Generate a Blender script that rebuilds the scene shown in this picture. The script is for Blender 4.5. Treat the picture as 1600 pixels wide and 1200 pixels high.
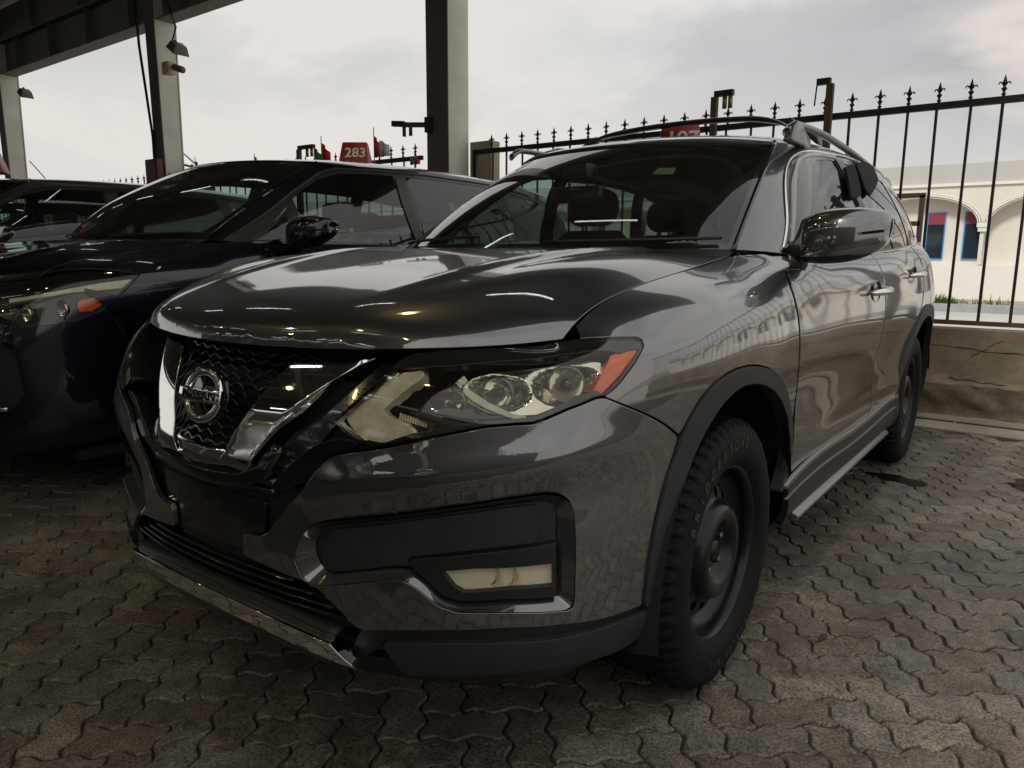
import bpy, bmesh, math, random
import numpy as np
from mathutils import Vector, Matrix, geometry
from mathutils.bvhtree import BVHTree
random.seed(7); rng = np.random.default_rng(7)
for o in list(bpy.data.objects): bpy.data.objects.remove(o, do_unlink=True)
scene = bpy.context.scene; COL = scene.collection
R = math.radians

# ---------------------------------------------------------------- camera
CP = np.array([1.52898551, -0.848847853, 1.12126455])
YAW, PITCH, ROLL, FPX = -0.641506970, -0.173036969, 0.00600671904, 1155.47722
_cy, _sy, _cp, _sp = math.cos(YAW), math.sin(YAW), math.cos(PITCH), math.sin(PITCH)
CF = np.array([_sy*_cp, _cy*_cp, _sp]); _r = np.array([_cy, -_sy, 0.0]); _u = np.cross(_r, CF)
CR = math.cos(ROLL)*_r + math.sin(ROLL)*_u; CU = -math.sin(ROLL)*_r + math.cos(ROLL)*_u
cam = bpy.data.objects.new('camera', bpy.data.cameras.new('camera')); COL.objects.link(cam)
cam.matrix_world = Matrix(((CR[0], CU[0], -CF[0], CP[0]), (CR[1], CU[1], -CF[1], CP[1]), (CR[2], CU[2], -CF[2], CP[2]), (0, 0, 0, 1)))
cam.data.sensor_fit = 'HORIZONTAL'; cam.data.sensor_width = 36; cam.data.lens = 36*FPX/1600
cam.data.clip_start = 0.05; cam.data.clip_end = 2000
scene.camera = cam

# ---------------------------------------------------------------- sky, sun, exposure
world = bpy.data.worlds.new('World'); scene.world = world; world.use_nodes = True
wt = world.node_tree; wt.nodes.clear()
def wn(t, **k):
    n = wt.nodes.new(t)
    for a, b in k.items(): setattr(n, a, b)
    return n
SUN_EL, SUN_AZ = R(48), R(181)
sky = wn('ShaderNodeTexSky', sky_type='NISHITA', sun_disc=False, sun_elevation=SUN_EL, sun_rotation=SUN_AZ, air_density=1.5, dust_density=4.0)
tc = wn('ShaderNodeTexCoord'); mp = wn('ShaderNodeMapping'); mp.inputs['Scale'].default_value = (1, 1, 2.6)
wt.links.new(tc.outputs['Generated'], mp.inputs['Vector'])
n1 = wn('ShaderNodeTexNoise'); n1.inputs['Scale'].default_value = 2.1; n1.inputs['Detail'].default_value = 9; n1.inputs['Roughness'].default_value = .56
n1.inputs['Distortion'].default_value = .35
wt.links.new(mp.outputs[0], n1.inputs['Vector'])
n2 = wn('ShaderNodeTexNoise'); n2.inputs['Scale'].default_value = .9; n2.inputs['Detail'].default_value = 2
wt.links.new(tc.outputs['Generated'], n2.inputs['Vector'])
cr = wn('ShaderNodeValToRGB'); cr.color_ramp.elements[0].position = .47; cr.color_ramp.elements[0].color = (6.9, 6.6, 6.25, 1)
cr.color_ramp.elements[1].position = .66; cr.color_ramp.elements[1].color = (4.9, 4.85, 4.8, 1)
e = cr.color_ramp.elements.new(.55); e.color = (5.7, 5.55, 5.4, 1)
wt.links.new(n1.outputs['Fac'], cr.inputs['Fac'])
warm = wn('ShaderNodeValToRGB'); warm.color_ramp.elements[0].position = .5; warm.color_ramp.elements[0].color = (0, 0, 0, 1)
warm.color_ramp.elements[1].position = .68; warm.color_ramp.elements[1].color = (.5, .5, .5, 1)
wt.links.new(n2.outputs['Fac'], warm.inputs['Fac'])
mw = wn('ShaderNodeMixRGB'); mw.inputs['Color2'].default_value = (6.9, 6.6, 6.1, 1)
wt.links.new(warm.outputs['Color'], mw.inputs['Fac']); wt.links.new(cr.outputs['Color'], mw.inputs['Color1'])
# a darker bank of cloud in the upper right of the view and a warm break beside it
def sky_spot(px_, py_, width, soft):
    d_ = CF+CR*(px_-800)/FPX+CU*(600-py_)/FPX; d_ = d_/np.linalg.norm(d_)
    vm = wn('ShaderNodeVectorMath', operation='DOT_PRODUCT'); wt.links.new(tc.outputs['Generated'], vm.inputs[0]); vm.inputs[1].default_value = tuple(d_)
    nz = wn('ShaderNodeTexNoise'); nz.inputs['Scale'].default_value = 7; nz.inputs['Detail'].default_value = 8; wt.links.new(mp.outputs[0], nz.inputs['Vector'])
    ad = wn('ShaderNodeMath', operation='MULTIPLY_ADD'); ad.inputs[1].default_value = .16*soft; wt.links.new(nz.outputs['Fac'], ad.inputs[0]); wt.links.new(vm.outputs['Value'], ad.inputs[2])
    c0 = math.cos(width)+.045*soft; r_ = wn('ShaderNodeMapRange'); r_.inputs['From Min'].default_value = c0; r_.inputs['From Max'].default_value = c0+.05*soft; wt.links.new(ad.outputs[0], r_.inputs['Value']); return r_
base_sky = mw.outputs['Color']
for (a_, b_, w_, s_, col_, f_) in ((1570, 150, .21, .9, (3.3, 3.35, 3.5, 1), .92), (1330, 130, .10, .5, (4.9, 4.9, 4.95, 1), .6), (1080, 190, .11, .6, (5.2, 5.2, 5.3, 1), .5), (1548, -20, .03, .05, (6.9, 6.2, 5.7, 1), .3), (1597, 95, .016, .05, (8.0, 6.9, 6.2, 1), .8)):
    sp_ = sky_spot(a_, b_, w_, s_); mm_ = wn('ShaderNodeMixRGB'); mm_.inputs['Color2'].default_value = col_
    ml = wn('ShaderNodeMath', operation='MULTIPLY'); ml.inputs[1].default_value = f_; wt.links.new(sp_.outputs[0], ml.inputs[0]); wt.links.new(ml.outputs[0], mm_.inputs['Fac']); wt.links.new(base_sky, mm_.inputs['Color1']); base_sky = mm_.outputs['Color']
# thicker, more even haze towards the horizon
sep = wn('ShaderNodeSeparateXYZ'); wt.links.new(tc.outputs['Generated'], sep.inputs[0])
hz = wn('ShaderNodeMapRange'); hz.inputs['From Min'].default_value = .02; hz.inputs['From Max'].default_value = .22
hz.inputs['To Min'].default_value = 1; hz.inputs['To Max'].default_value = 0
wt.links.new(sep.outputs['Z'], hz.inputs['Value'])
mh = wn('ShaderNodeMixRGB'); mh.inputs['Color2'].default_value = (6.8, 6.5, 6.25, 1)
wt.links.new(hz.outputs[0], mh.inputs['Fac']); wt.links.new(base_sky, mh.inputs['Color1'])
mx = wn('ShaderNodeMixRGB'); mx.inputs['Fac'].default_value = .93
wt.links.new(sky.outputs[0], mx.inputs['Color1']); wt.links.new(mh.outputs['Color'], mx.inputs['Color2'])
bg = wn('ShaderNodeBackground'); bg.inputs['Strength'].default_value = .10
wo = wn('ShaderNodeOutputWorld'); wt.links.new(mx.outputs[0], bg.inputs['Color']); wt.links.new(bg.outputs[0], wo.inputs['Surface'])
sun = bpy.data.objects.new('sun', bpy.data.lights.new('sun', 'SUN')); COL.objects.link(sun)
sun.data.energy = 2.2; sun.data.angle = R(12); sun.data.color = (1, .97, .92)
sun.rotation_euler = Vector((math.sin(SUN_AZ)*math.cos(SUN_EL), math.cos(SUN_AZ)*math.cos(SUN_EL), math.sin(SUN_EL))).to_track_quat('Z', 'Y').to_euler()
scene.view_settings.view_transform = 'Standard'; scene.view_settings.look = 'None'
scene.view_settings.exposure = 0.25; scene.view_settings.gamma = 1; scene.view_settings.use_curve_mapping = False
scene.render.engine = 'CYCLES'
scene.cycles.max_bounces = 9; scene.cycles.transparent_max_bounces = 24; scene.cycles.glossy_bounces = 6

# ---------------------------------------------------------------- materials
MATS = {}
def nd(m, t, **k):
    n = m.node_tree.nodes.new(t)
    for a, b in k.items():
        if a in n.inputs: n.inputs[a].default_value = b
        else: setattr(n, a, b)
    return n
def mat(name, col=(.5, .5, .5), rough=.5, metal=0, coat=0, coatr=.02, spec=None, emis=None, es=0, bump=0, bscale=40, vary=0, vscale=5, aniso=None):
    m = bpy.data.materials.new(name); m.use_nodes = True; MATS[name] = m
    nt = m.node_tree; b = nt.nodes['Principled BSDF']
    b.inputs['Base Color'].default_value = (*col, 1); b.inputs['Roughness'].default_value = rough; b.inputs['Metallic'].default_value = metal
    b.inputs['Coat Weight'].default_value = coat; b.inputs['Coat Roughness'].default_value = coatr
    if spec is not None: b.inputs['Specular IOR Level'].default_value = spec
    if emis: b.inputs['Emission Color'].default_value = (*emis, 1); b.inputs['Emission Strength'].default_value = es
    if bump or vary:
        tcn = nd(m, 'ShaderNodeTexCoord')
    if bump:
        no = nd(m, 'ShaderNodeTexNoise', Scale=bscale, Detail=6.0); nt.links.new(tcn.outputs['Object'], no.inputs['Vector'])
        bu = nd(m, 'ShaderNodeBump', Strength=bump, Distance=.01); nt.links.new(no.outputs['Fac'], bu.inputs['Height']); nt.links.new(bu.outputs[0], b.inputs['Normal'])
    if vary:
        no = nd(m, 'ShaderNodeTexNoise', Scale=vscale, Detail=8.0, Roughness=.65); nt.links.new(tcn.outputs['Object'], no.inputs['Vector'])
        mr = nd(m, 'ShaderNodeMapRange'); mr.inputs['From Min'].default_value = .3; mr.inputs['From Max'].default_value = .7
        mr.inputs['To Min'].default_value = 1-vary; mr.inputs['To Max'].default_value = 1+vary
        nt.links.new(no.outputs['Fac'], mr.inputs['Value'])
        hv = nd(m, 'ShaderNodeHueSaturation'); hv.inputs['Color'].default_value = (*col, 1)
        nt.links.new(mr.outputs[0], hv.inputs['Value']); nt.links.new(hv.outputs[0], b.inputs['Base Color'])
        m2 = nd(m, 'ShaderNodeMapRange'); m2.inputs['To Min'].default_value = max(rough-.12, .02); m2.inputs['To Max'].default_value = min(rough+.15, 1)
        nt.links.new(no.outputs['Fac'], m2.inputs['Value']); nt.links.new(m2.outputs[0], b.inputs['Roughness'])
    return m
def paint(name, col, flake=.25, ior=2.4):
    """metallic car paint: flaked base under a clear coat with faint dust"""
    m = mat(name, col, rough=.31, metal=.78, coat=1.0, coatr=.012); m.node_tree.nodes['Principled BSDF'].inputs['Coat IOR'].default_value = ior
    nt = m.node_tree; b = nt.nodes['Principled BSDF']; tcn = nd(m, 'ShaderNodeTexCoord')
    vo = nd(m, 'ShaderNodeTexVoronoi', Scale=1400.0); nt.links.new(tcn.outputs['Object'], vo.inputs['Vector'])
    hv = nd(m, 'ShaderNodeMixRGB'); hv.inputs['Color1'].default_value = (*[c*(1-flake) for c in col], 1); hv.inputs['Color2'].default_value = (*[min(1, c*(1+flake*1.6)) for c in col], 1)
    nt.links.new(vo.outputs['Color'], hv.inputs['Fac']); nt.links.new(hv.outputs[0], b.inputs['Base Color'])
    no = nd(m, 'ShaderNodeTexNoise', Scale=9.0, Detail=8.0, Roughness=.7); nt.links.new(tcn.outputs['Object'], no.inputs['Vector'])
    mr = nd(m, 'ShaderNodeMapRange'); mr.inputs['From Min'].default_value = .45; mr.inputs['From Max'].default_value = .75; mr.inputs['To Min'].default_value = .006; mr.inputs['To Max'].default_value = .03
    nt.links.new(no.outputs['Fac'], mr.inputs['Value']); nt.links.new(mr.outputs[0], b.inputs['Coat Roughness'])
    w = nd(m, 'ShaderNodeTexNoise', Scale=260.0, Detail=2.0); nt.links.new(tcn.outputs['Object'], w.inputs['Vector'])
    bu = nd(m, 'ShaderNodeBump', Strength=.012, Distance=.002); nt.links.new(w.outputs['Fac'], bu.inputs['Height']); nt.links.new(bu.outputs[0], b.inputs['Coat Normal'])
    return m
def glass(name, tint=(.55, .62, .58), refl=1.5, dirt=.0):
    """thin tinted sheet: clear sky reflections by Fresnel over a tinted see-through"""
    m = bpy.data.materials.new(name); m.use_nodes = True; MATS[name] = m; nt = m.node_tree; nt.nodes.clear()
    tr = nd(m, 'ShaderNodeBsdfTransparent'); tr.inputs['Color'].default_value = (*tint, 1)
    gl = nd(m, 'ShaderNodeBsdfGlossy'); gl.inputs['Roughness'].default_value = .01
    fr = nd(m, 'ShaderNodeFresnel'); gg = nd(m, 'ShaderNodeNewGeometry'); io = nd(m, 'ShaderNodeMapRange')
    io.inputs['To Min'].default_value = refl; io.inputs['To Max'].default_value = 1/refl   # a thin sheet reflects alike from both sides
    nt.links.new(gg.outputs['Backfacing'], io.inputs['Value']); nt.links.new(io.outputs[0], fr.inputs['IOR'])
    mr = nd(m, 'ShaderNodeMath', operation='MULTIPLY_ADD'); mr.inputs[1].default_value = 1.25; mr.inputs[2].default_value = .02; mr.use_clamp = True
    nt.links.new(fr.outputs[0], mr.inputs[0])
    mi = nd(m, 'ShaderNodeMixShader'); nt.links.new(mr.outputs[0], mi.inputs['Fac']); nt.links.new(tr.outputs[0], mi.inputs[1]); nt.links.new(gl.outputs[0], mi.inputs[2])
    last = mi
    if dirt:
        tcn = nd(m, 'ShaderNodeTexCoord'); no = nd(m, 'ShaderNodeTexNoise', Scale=7.0, Detail=9.0, Roughness=.7)
        nt.links.new(tcn.outputs['Object'], no.inputs['Vector'])
        r2 = nd(m, 'ShaderNodeMapRange'); r2.inputs['From Min'].default_value = .42; r2.inputs['From Max'].default_value = .8; r2.inputs['To Min'].default_value = dirt*.25; r2.inputs['To Max'].default_value = dirt
        nt.links.new(no.outputs['Fac'], r2.inputs['Value'])
        df = nd(m, 'ShaderNodeBsdfDiffuse'); df.inputs['Color'].default_value = (.45, .42, .38, 1)
        m2 = nd(m, 'ShaderNodeMixShader'); nt.links.new(r2.outputs[0], m2.inputs['Fac']); nt.links.new(mi.outputs[0], m2.inputs[1]); nt.links.new(df.outputs[0], m2.inputs[2]); last = m2
    ou = nd(m, 'ShaderNodeOutputMaterial'); nt.links.new(last.outputs[0], ou.inputs['Surface'])
    return m
paint('paint_grey', (.078, .077, .082)); paint('paint_navy', (.005, .009, .018), .2, 1.6); paint('paint_silver', (.13, .13, .135)); paint('paint_white', (.7, .69, .66), .05)
mat('chrome', (.90, .89, .87), .03, 1.0); mat('fog_bowl', (.85, .80, .62), .2); mat('satin_chrome', (.27, .265, .25), .3, .85)
mat('black_gloss', (.008, .008, .009), .12, 0, coat=.6); mat('black_plastic', (.014, .014, .015), .42, bump=.15, bscale=500)
mat('grey_plastic', (.022, .023, .026), .5, bump=.25, bscale=600, vary=.12, vscale=20)
mat('black_void', (.004, .004, .005), .9); mat('rubber', (.0055, .0055, .006), .62, spec=.22, bump=.3, bscale=90, vary=.35, vscale=14)
mat('steel_wheel', (.0035, .004, .005), .35, 0, spec=.3, coat=.3, coatr=.15, vary=.2, vscale=12); mat('seal', (.01, .01, .01), .6)
mat('dull_steel', (.18, .17, .16), .45, .9); mat('rotor', (.12, .11, .10), .5, .8)
mat('amber', (.80, .12, .003), .12, coat=1.0); mat('drl', (.66, .63, .48), .25, .0, coat=.6, vary=.22, vscale=25)
mat('reflector', (.74, .72, .62), .09, 1.0); mat('lamp_black', (.012, .012, .011), .22, 0, coat=.5)
mat('seat_cloth', (.02, .02, .022), .85, bump=.3, bscale=200); mat('cabin_dark', (.018, .018, .02), .7); mat('headliner', (.14, .135, .12), .9)
mat('clear_wrap', (.5, .5, .5), .15); mat('glint_white', (.75, .75, .72), .4); mat('sticker', (.32, .36, .24), .5); mat('yellow_sticker', (.6, .5, .25), .5)
mat('red_box', (.30, .022, .028), .38, vary=.15, vscale=12); mat('number_white', (.75, .72, .68), .5); mat('flag_red', (.55, .03, .03), .6); mat('flag_green', (.02, .28, .06), .6); mat('flag_white', (.7, .7, .68), .6)
mat('fence_black', (.013, .012, .011), .55, .1, bump=.3, bscale=60, vary=.5, vscale=5); mat('rust_brown', (.085, .06, .04), .75, bump=.4, bscale=50, vary=.3, vscale=6)
mat('column_shaded', (.10, .085, .07), .7, vary=.2, vscale=3); mat('roof_steel', (.15, .135, .11), .7, vary=.2, vscale=2); mat('cable', (.01, .01, .01), .6)  # the column tone here is the darker copy for faces in shade
mat('tail_red', (.4, .015, .02), .1, coat=1.0); mat('blue_frame', (.05, .22, .55), .5); mat('maroon', (.22, .03, .06), .7); mat('dark_glass', (.02, .03, .04), .05)
mat('lamp_case', (.09, .09, .085), .5); mat('cream_box', (.55, .47, .3), .6); mat('galv', (.35, .35, .34), .5, .5)
glass('windshield_glass', (.56, .68, .62), 1.5, .05); glass('side_glass', (.62, .72, .67), 1.55, .02); glass('lens_glass', (.93, .93, .88), 1.45, .045); glass('privacy_glass', (.20, .24, .22), 1.6, .02)
mat('tube_glow', (1, 1, 1), .5, emis=(.95, 1, .97), es=5.0); mat('bulb_glow', (1, .9, .5), .5, emis=(1, .80, .32), es=60.0); mat('bulb_cool', (1, 1, 1), .5, emis=(.75, 1, .95), es=60.0)

# ---------------------------------------------------------------- object helpers
def link(o, parent=None):
    COL.objects.link(o)
    if parent is not None: o.parent = parent
    return o
def tag(o, label=None, cat=None, group=None, kind=None):
    for k, v in (('label', label), ('category', cat), ('group', group), ('kind', kind)):
        if v: o[k] = v
    return o
def empty(name, loc, label, cat, group=None, rz=0):
    o = bpy.data.objects.new(name, None); o.location = loc; o.rotation_euler = (0, 0, rz); link(o); o.empty_display_size = .1
    return tag(o, label, cat, group)
def mesh_obj(name, verts, faces, m, parent=None, smooth=False, normals=None, loc=None):
    me = bpy.data.meshes.new(name); me.from_pydata([tuple(map(float, v)) for v in verts], [], [tuple(map(int, f)) for f in faces])
    if isinstance(m, str): me.materials.append(MATS[m])
    else:
        for q in m: me.materials.append(MATS[q])
    if smooth or normals is not None: me.polygons.foreach_set('use_smooth', [True]*len(me.polygons))
    me.update()
    if normals is not None: me.normals_split_custom_set_from_vertices([tuple(map(float, n)) for n in normals])
    o = bpy.data.objects.new(name, me)
    if loc is not None: o.location = loc
    return link(o, parent)
class MB:
    """collects simple solids into one mesh"""
    def __init__(s): s.v = []; s.f = []
    def add(s, V, F):
        k = len(s.v); s.v += [tuple(map(float, v)) for v in V]; s.f += [tuple(i+k for i in f) for f in F]; return s
    def box(s, a, b, M=None):
        x0, y0, z0 = a; x1, y1, z1 = b
        V = [(x0, y0, z0), (x1, y0, z0), (x1, y1, z0), (x0, y1, z0), (x0, y0, z1), (x1, y0, z1), (x1, y1, z1), (x0, y1, z1)]
        if M is not None: V = [tuple(M @ Vector(v)) for v in V]
        return s.add(V, [(0, 3, 2, 1), (4, 5, 6, 7), (0, 1, 5, 4), (1, 2, 6, 5), (2, 3, 7, 6), (3, 0, 4, 7)])
    def bar(s, p, q, w, h=None, up=(0, 0, 1)):
        h = h or w; p = Vector(p); q = Vector(q); d = (q-p).normalized(); up = Vector(up)
        if abs(d.dot(up)) > .95: up = Vector((0, 1, 0))
        a = d.cross(up).normalized()*w/2; b = a.cross(d).normalized()*h/2
        V = [p-a-b, p+a-b, p+a+b, p-a+b, q-a-b, q+a-b, q+a+b, q-a+b]
        return s.add(V, [(0, 3, 2, 1), (4, 5, 6, 7), (0, 1, 5, 4), (1, 2, 6, 5), (2, 3, 7, 6), (3, 0, 4, 7)])
    def tube(s, pts, r, n=8, cap=True):
        pts = [Vector(p) for p in pts]; rs = r if hasattr(r, '__len__') else [r]*len(pts); V = []; F = []; up = None
        for i, p in enumerate(pts):
            d = (pts[min(i+1, len(pts)-1)]-pts[max(i-1, 0)]).normalized()
            if up is None: up = Vector((0, 0, 1)) if abs(d.z) < .9 else Vector((1, 0, 0))
            a = d.cross(up).normalized(); up = a.cross(d).normalized()
            for k in range(n):
                t = 2*math.pi*k/n; V.append(p+(a*math.cos(t)+up*math.sin(t))*rs[i])
        for i in range(len(pts)-1):
            for k in range(n): F.append((i*n+k, i*n+(k+1) % n, (i+1)*n+(k+1) % n, (i+1)*n+k))
        if cap: F.append(tuple(range(n))[::-1]); F.append(tuple((len(pts)-1)*n+k for k in range(n)))
        return s.add(V, F)
    def lathe(s, prof, n=48, axis='x', c=(0, 0, 0), close=False):
        V = []; F = []; m = len(prof)
        for k in range(n):
            t = 2*math.pi*k/n
            for a, r in prof:
                if axis == 'x': V.append((c[0]+a, c[1]+r*math.cos(t), c[2]+r*math.sin(t)))
                elif axis == 'z': V.append((c[0]+r*math.cos(t), c[1]+r*math.sin(t), c[2]+a))
                else: V.append((c[0]+r*math.cos(t), c[1]+a, c[2]+r*math.sin(t)))
        for k in range(n):
            for i in range(m-1+(1 if close else 0)):
                j = (i+1) % m; F.append((k*m+i, ((k+1) % n)*m+i, ((k+1) % n)*m+j, k*m+j))
        return s.add(V, F)
    def build(s, name, m, parent=None, smooth=False, loc=None): 
        return mesh_obj(name, s.v, s.f, m, parent, smooth, loc=loc)
def bevel(o, w=.004, seg=2, ang=40):
    b = o.modifiers.new('bevel', 'BEVEL'); b.width = w; b.segments = seg; b.limit_method = 'ANGLE'; b.angle_limit = R(ang)
    for p in o.data.polygons: p.use_smooth = True
    return o
def text_mesh(s, size, depth, font_bold=True):
    cu = bpy.data.curves.new('lettering', 'FONT'); cu.body = s; cu.size = size; cu.extrude = depth; cu.align_x = 'CENTER'; cu.align_y = 'CENTER'; cu.resolution_u = 3
    if font_bold: cu.offset = size*.02
    o = bpy.data.objects.new('lettering', cu); COL.objects.link(o)
    dg = bpy.context.evaluated_depsgraph_get(); me = bpy.data.meshes.new_from_object(o.evaluated_get(dg)); bpy.data.objects.remove(o, do_unlink=True)
    return me
def text_obj(name, s, size, depth, M, m, parent):
    me = text_mesh(s, size, depth); me.transform(M); me.materials.clear(); me.materials.append(MATS[m])
    o = bpy.data.objects.new(name, me); return link(o, parent)

# ---------------------------------------------------------------- sheet-metal surfaces: spline nets and panels cut out of them
def nspline(Y, t, tt):
    """natural cubic spline through Y (n,k) at knots t, evaluated at tt"""
    n = len(t); h = np.diff(t); A = np.zeros((n, n)); B = np.zeros((n,)+Y.shape[1:]); A[0, 0] = A[-1, -1] = 1
    for i in range(1, n-1):
        A[i, i-1] = h[i-1]; A[i, i] = 2*(h[i-1]+h[i]); A[i, i+1] = h[i]
        B[i] = 6*((Y[i+1]-Y[i])/h[i]-(Y[i]-Y[i-1])/h[i-1])
    Mm = np.linalg.solve(A, B.reshape(n, -1)).reshape(B.shape)
    k = np.clip(np.searchsorted(t, tt, side='right')-1, 0, n-2); hh = h[k]; a = (t[k+1]-tt)/hh; b = 1-a
    sh = (-1,)+(1,)*(Y.ndim-1); a_, b_, h_ = a.reshape(sh), b.reshape(sh), hh.reshape(sh)
    return a_*Y[k]+b_*Y[k+1]+((a_**3-a_)*Mm[k]+(b_**3-b_)*Mm[k+1])*h_**2/6
class Net:
    def __init__(s, P, nu, nv, flip=False, mirror=True, pw=.7):
        P = np.array(P, float)
        if mirror:
            Q = P[1:][::-1].copy(); Q[..., 0] *= -1; P = np.concatenate([Q, P])
        s.P = P
        def knots(D): 
            k = np.r_[0, np.cumsum(np.maximum(np.mean(D, 0), .004)**pw)]; return k/k[-1]
        s.ku = knots(np.linalg.norm(np.diff(P, axis=0), axis=2).T); s.kv = knots(np.linalg.norm(np.diff(P, axis=1), axis=2))
        # dense sampling uniform in knot space
        s.nu, s.nv = nu, nv; uu = np.linspace(0, 1, nu); vv = np.linspace(0, 1, nv)
        G = nspline(P, s.ku, uu); G = np.swapaxes(nspline(np.swapaxes(G, 0, 1), s.kv, vv), 0, 1)
        s.G = G; du = np.gradient(G, axis=0); dv = np.gradient(G, axis=1); N = np.cross(du, dv); 
        ln = np.linalg.norm(N, axis=2, keepdims=True); N = N/np.maximum(ln, 1e-12)
        if flip: N = -N
        s.N = N; s.flip = flip
        # metric coordinates (arc length averages) so that cut cells come out near-square
        lu = np.linalg.norm(np.diff(G, axis=0), axis=2).mean(1); lv = np.linalg.norm(np.diff(G, axis=1), axis=2).mean(0)
        s.au = np.r_[0, np.cumsum(lu)]; s.av = np.r_[0, np.cumsum(lv)]; s.uu, s.vv = uu, vv
        V = G.reshape(-1, 3).tolist(); I = np.arange((nu-1)*(nv-1)); i = I//(nv-1); j = I % (nv-1); a = i*nv+j
        F = np.stack([a, a+nv, a+nv+1, a+1], 1).tolist(); s.bvh = BVHTree.FromPolygons(V, F); s.dv = nv-1
    def U(s, c): # knot value of net column index c (0 = centre line for mirrored nets)
        m = (len(s.ku)-1)//2; return np.interp(m+c, np.arange(len(s.ku)), s.ku)
    def V(s, r): return np.interp(r, np.arange(len(s.kv)), s.kv)
    def to_m(s, u, v): return np.interp(u, s.uu, s.au), np.interp(v, s.vv, s.av)
    def to_p(s, a, b): return np.interp(a, s.au, s.uu), np.interp(b, s.av, s.vv)
    def ev(s, u, v, A=None):
        A = s.G if A is None else A
        x = np.clip(np.asarray(u, float), 0, 1)*(s.nu-1); y = np.clip(np.asarray(v, float), 0, 1)*(s.nv-1)
        i = np.minimum(x.astype(int), s.nu-2); j = np.minimum(y.astype(int), s.nv-2); fx = (x-i)[..., None]; fy = (y-j)[..., None]
        return (A[i, j]*(1-fx)+A[i+1, j]*fx)*(1-fy)+(A[i, j+1]*(1-fx)+A[i+1, j+1]*fx)*fy
    def nr(s, u, v):
        n = s.ev(u, v, s.N); return n/np.maximum(np.linalg.norm(n, axis=-1, keepdims=True), 1e-9)
    def _uv(s, p, idx):
        i, j = divmod(idx, s.dv); q = np.array([s.G[i, j], s.G[i+1, j], s.G[i, j+1]]); e1 = q[1]-q[0]; e2 = q[2]-q[0]; d = np.array(p)-q[0]
        a11, a12, a22 = e1@e1, e1@e2, e2@e2; b1, b2 = d@e1, d@e2; D = a11*a22-a12*a12
        if D < 1e-16: return (i+.5)/(s.nu-1), (j+.5)/(s.nv-1)
        fx = np.clip((b1*a22-b2*a12)/D, -.2, 1.2); fy = np.clip((b2*a11-b1*a12)/D, -.2, 1.2)
        return (i+fx)/(s.nu-1), (j+fy)/(s.nv-1)
    def ray(s, o, d):
        d = Vector(d).normalized(); h = s.bvh.ray_cast(Vector(o), d)
        tmax = 7
        if h[0] is not None:
            uv = s._uv(h[0], h[2])
            if float(s.nr(*uv) @ np.array(d)) < .05: return uv
            tmax = h[3]-.35
        best = None
        for t in np.linspace(.5, tmax, 220):
            p = Vector(o)+d*t; h = s.bvh.find_nearest(p)
            if best is None or h[3] < best[0]: best = (h[3], h)
        return s._uv(best[1][0], best[1][2])
    def px(s, x, y, sh=(0, 0, 0)):
        """where the sight line of the survey camera through photo point (x, y) meets this surface"""
        return s.ray(CP-np.array(sh), CF+CR*(x-800)/FPX+CU*(600-y)/FPX)
    def yz(s, y, z): return s.ray((3, y, z), (-1, 0, 0))
    def xz(s, x, z): return s.ray((x, -3, z), (0, 1, 0))
    def xy(s, x, y): return s.ray((x, y, 4), (0, 0, -1))
    def P3(s, uv, off=0):
        return s.ev(*uv)+s.nr(*uv)*off
def spec(net, L, sh=(0, 0, 0)):
    out = []
    for q in L:
        if len(q) == 2: out.append(net.px(*q, sh))
        elif q[0] == 'uv': out.append((q[1], q[2]))
        elif q[0] == 'c': out.append((net.U(q[1]), net.V(q[2])))
        else: out.append(getattr(net, q[0])(q[1], q[2]))
    return out
def mir(L): return [(1-u, v) for u, v in L][::-1]
def pin(P, Q):
    """points P (n,2) inside polygon Q"""
    x, y = P[:, 0], P[:, 1]; c = np.zeros(len(P), bool); n = len(Q)
    for i in range(n):
        x0, y0 = Q[i]; x1, y1 = Q[(i+1) % n]
        if y0 == y1: continue
        k = (y0 > y) != (y1 > y); c ^= k & (x < (x1-x0)*(y-y0)/(y1-y0)+x0)
    return c
def dens(Q, step, closed=True):
    out = []; n = len(Q)
    for i in range(n if closed else n-1):
        a = np.array(Q[i]); b = np.array(Q[(i+1) % n]); L = np.linalg.norm(b-a); k = max(1, int(math.ceil(L/step)))
        for j in range(k): out.append(a+(b-a)*j/k)
    if not closed: out.append(np.array(Q[-1]))
    return np.array(out)
def smooth_loop(Q, it, keep=None):
    """round the corners of a closed outline slightly"""
    Q = np.array(Q)
    for _ in range(it): Q = (np.roll(Q, 1, 0)+2*Q+np.roll(Q, -1, 0))/4
    return Q
def inset(Q, d):
    """move closed outline inward by d (miter)"""
    Q = np.array(Q); a = np.roll(Q, 1, 0); b = np.roll(Q, -1, 0); A = .5*np.sum(Q[:, 0]*b[:, 1]-b[:, 0]*Q[:, 1])
    e1 = Q-a; e2 = b-Q; e1 /= np.maximum(np.linalg.norm(e1, axis=1, keepdims=True), 1e-9); e2 /= np.maximum(np.linalg.norm(e2, axis=1, keepdims=True), 1e-9)
    n1 = np.stack([-e1[:, 1], e1[:, 0]], 1); n2 = np.stack([-e2[:, 1], e2[:, 0]], 1); m = n1+n2; L = np.linalg.norm(m, axis=1, keepdims=True); m = m/np.maximum(L, .3)
    c = np.clip(np.sum(m*n1, 1, keepdims=True), .5, 1); return Q+m/c*d*(1 if A > 0 else -1)
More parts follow.
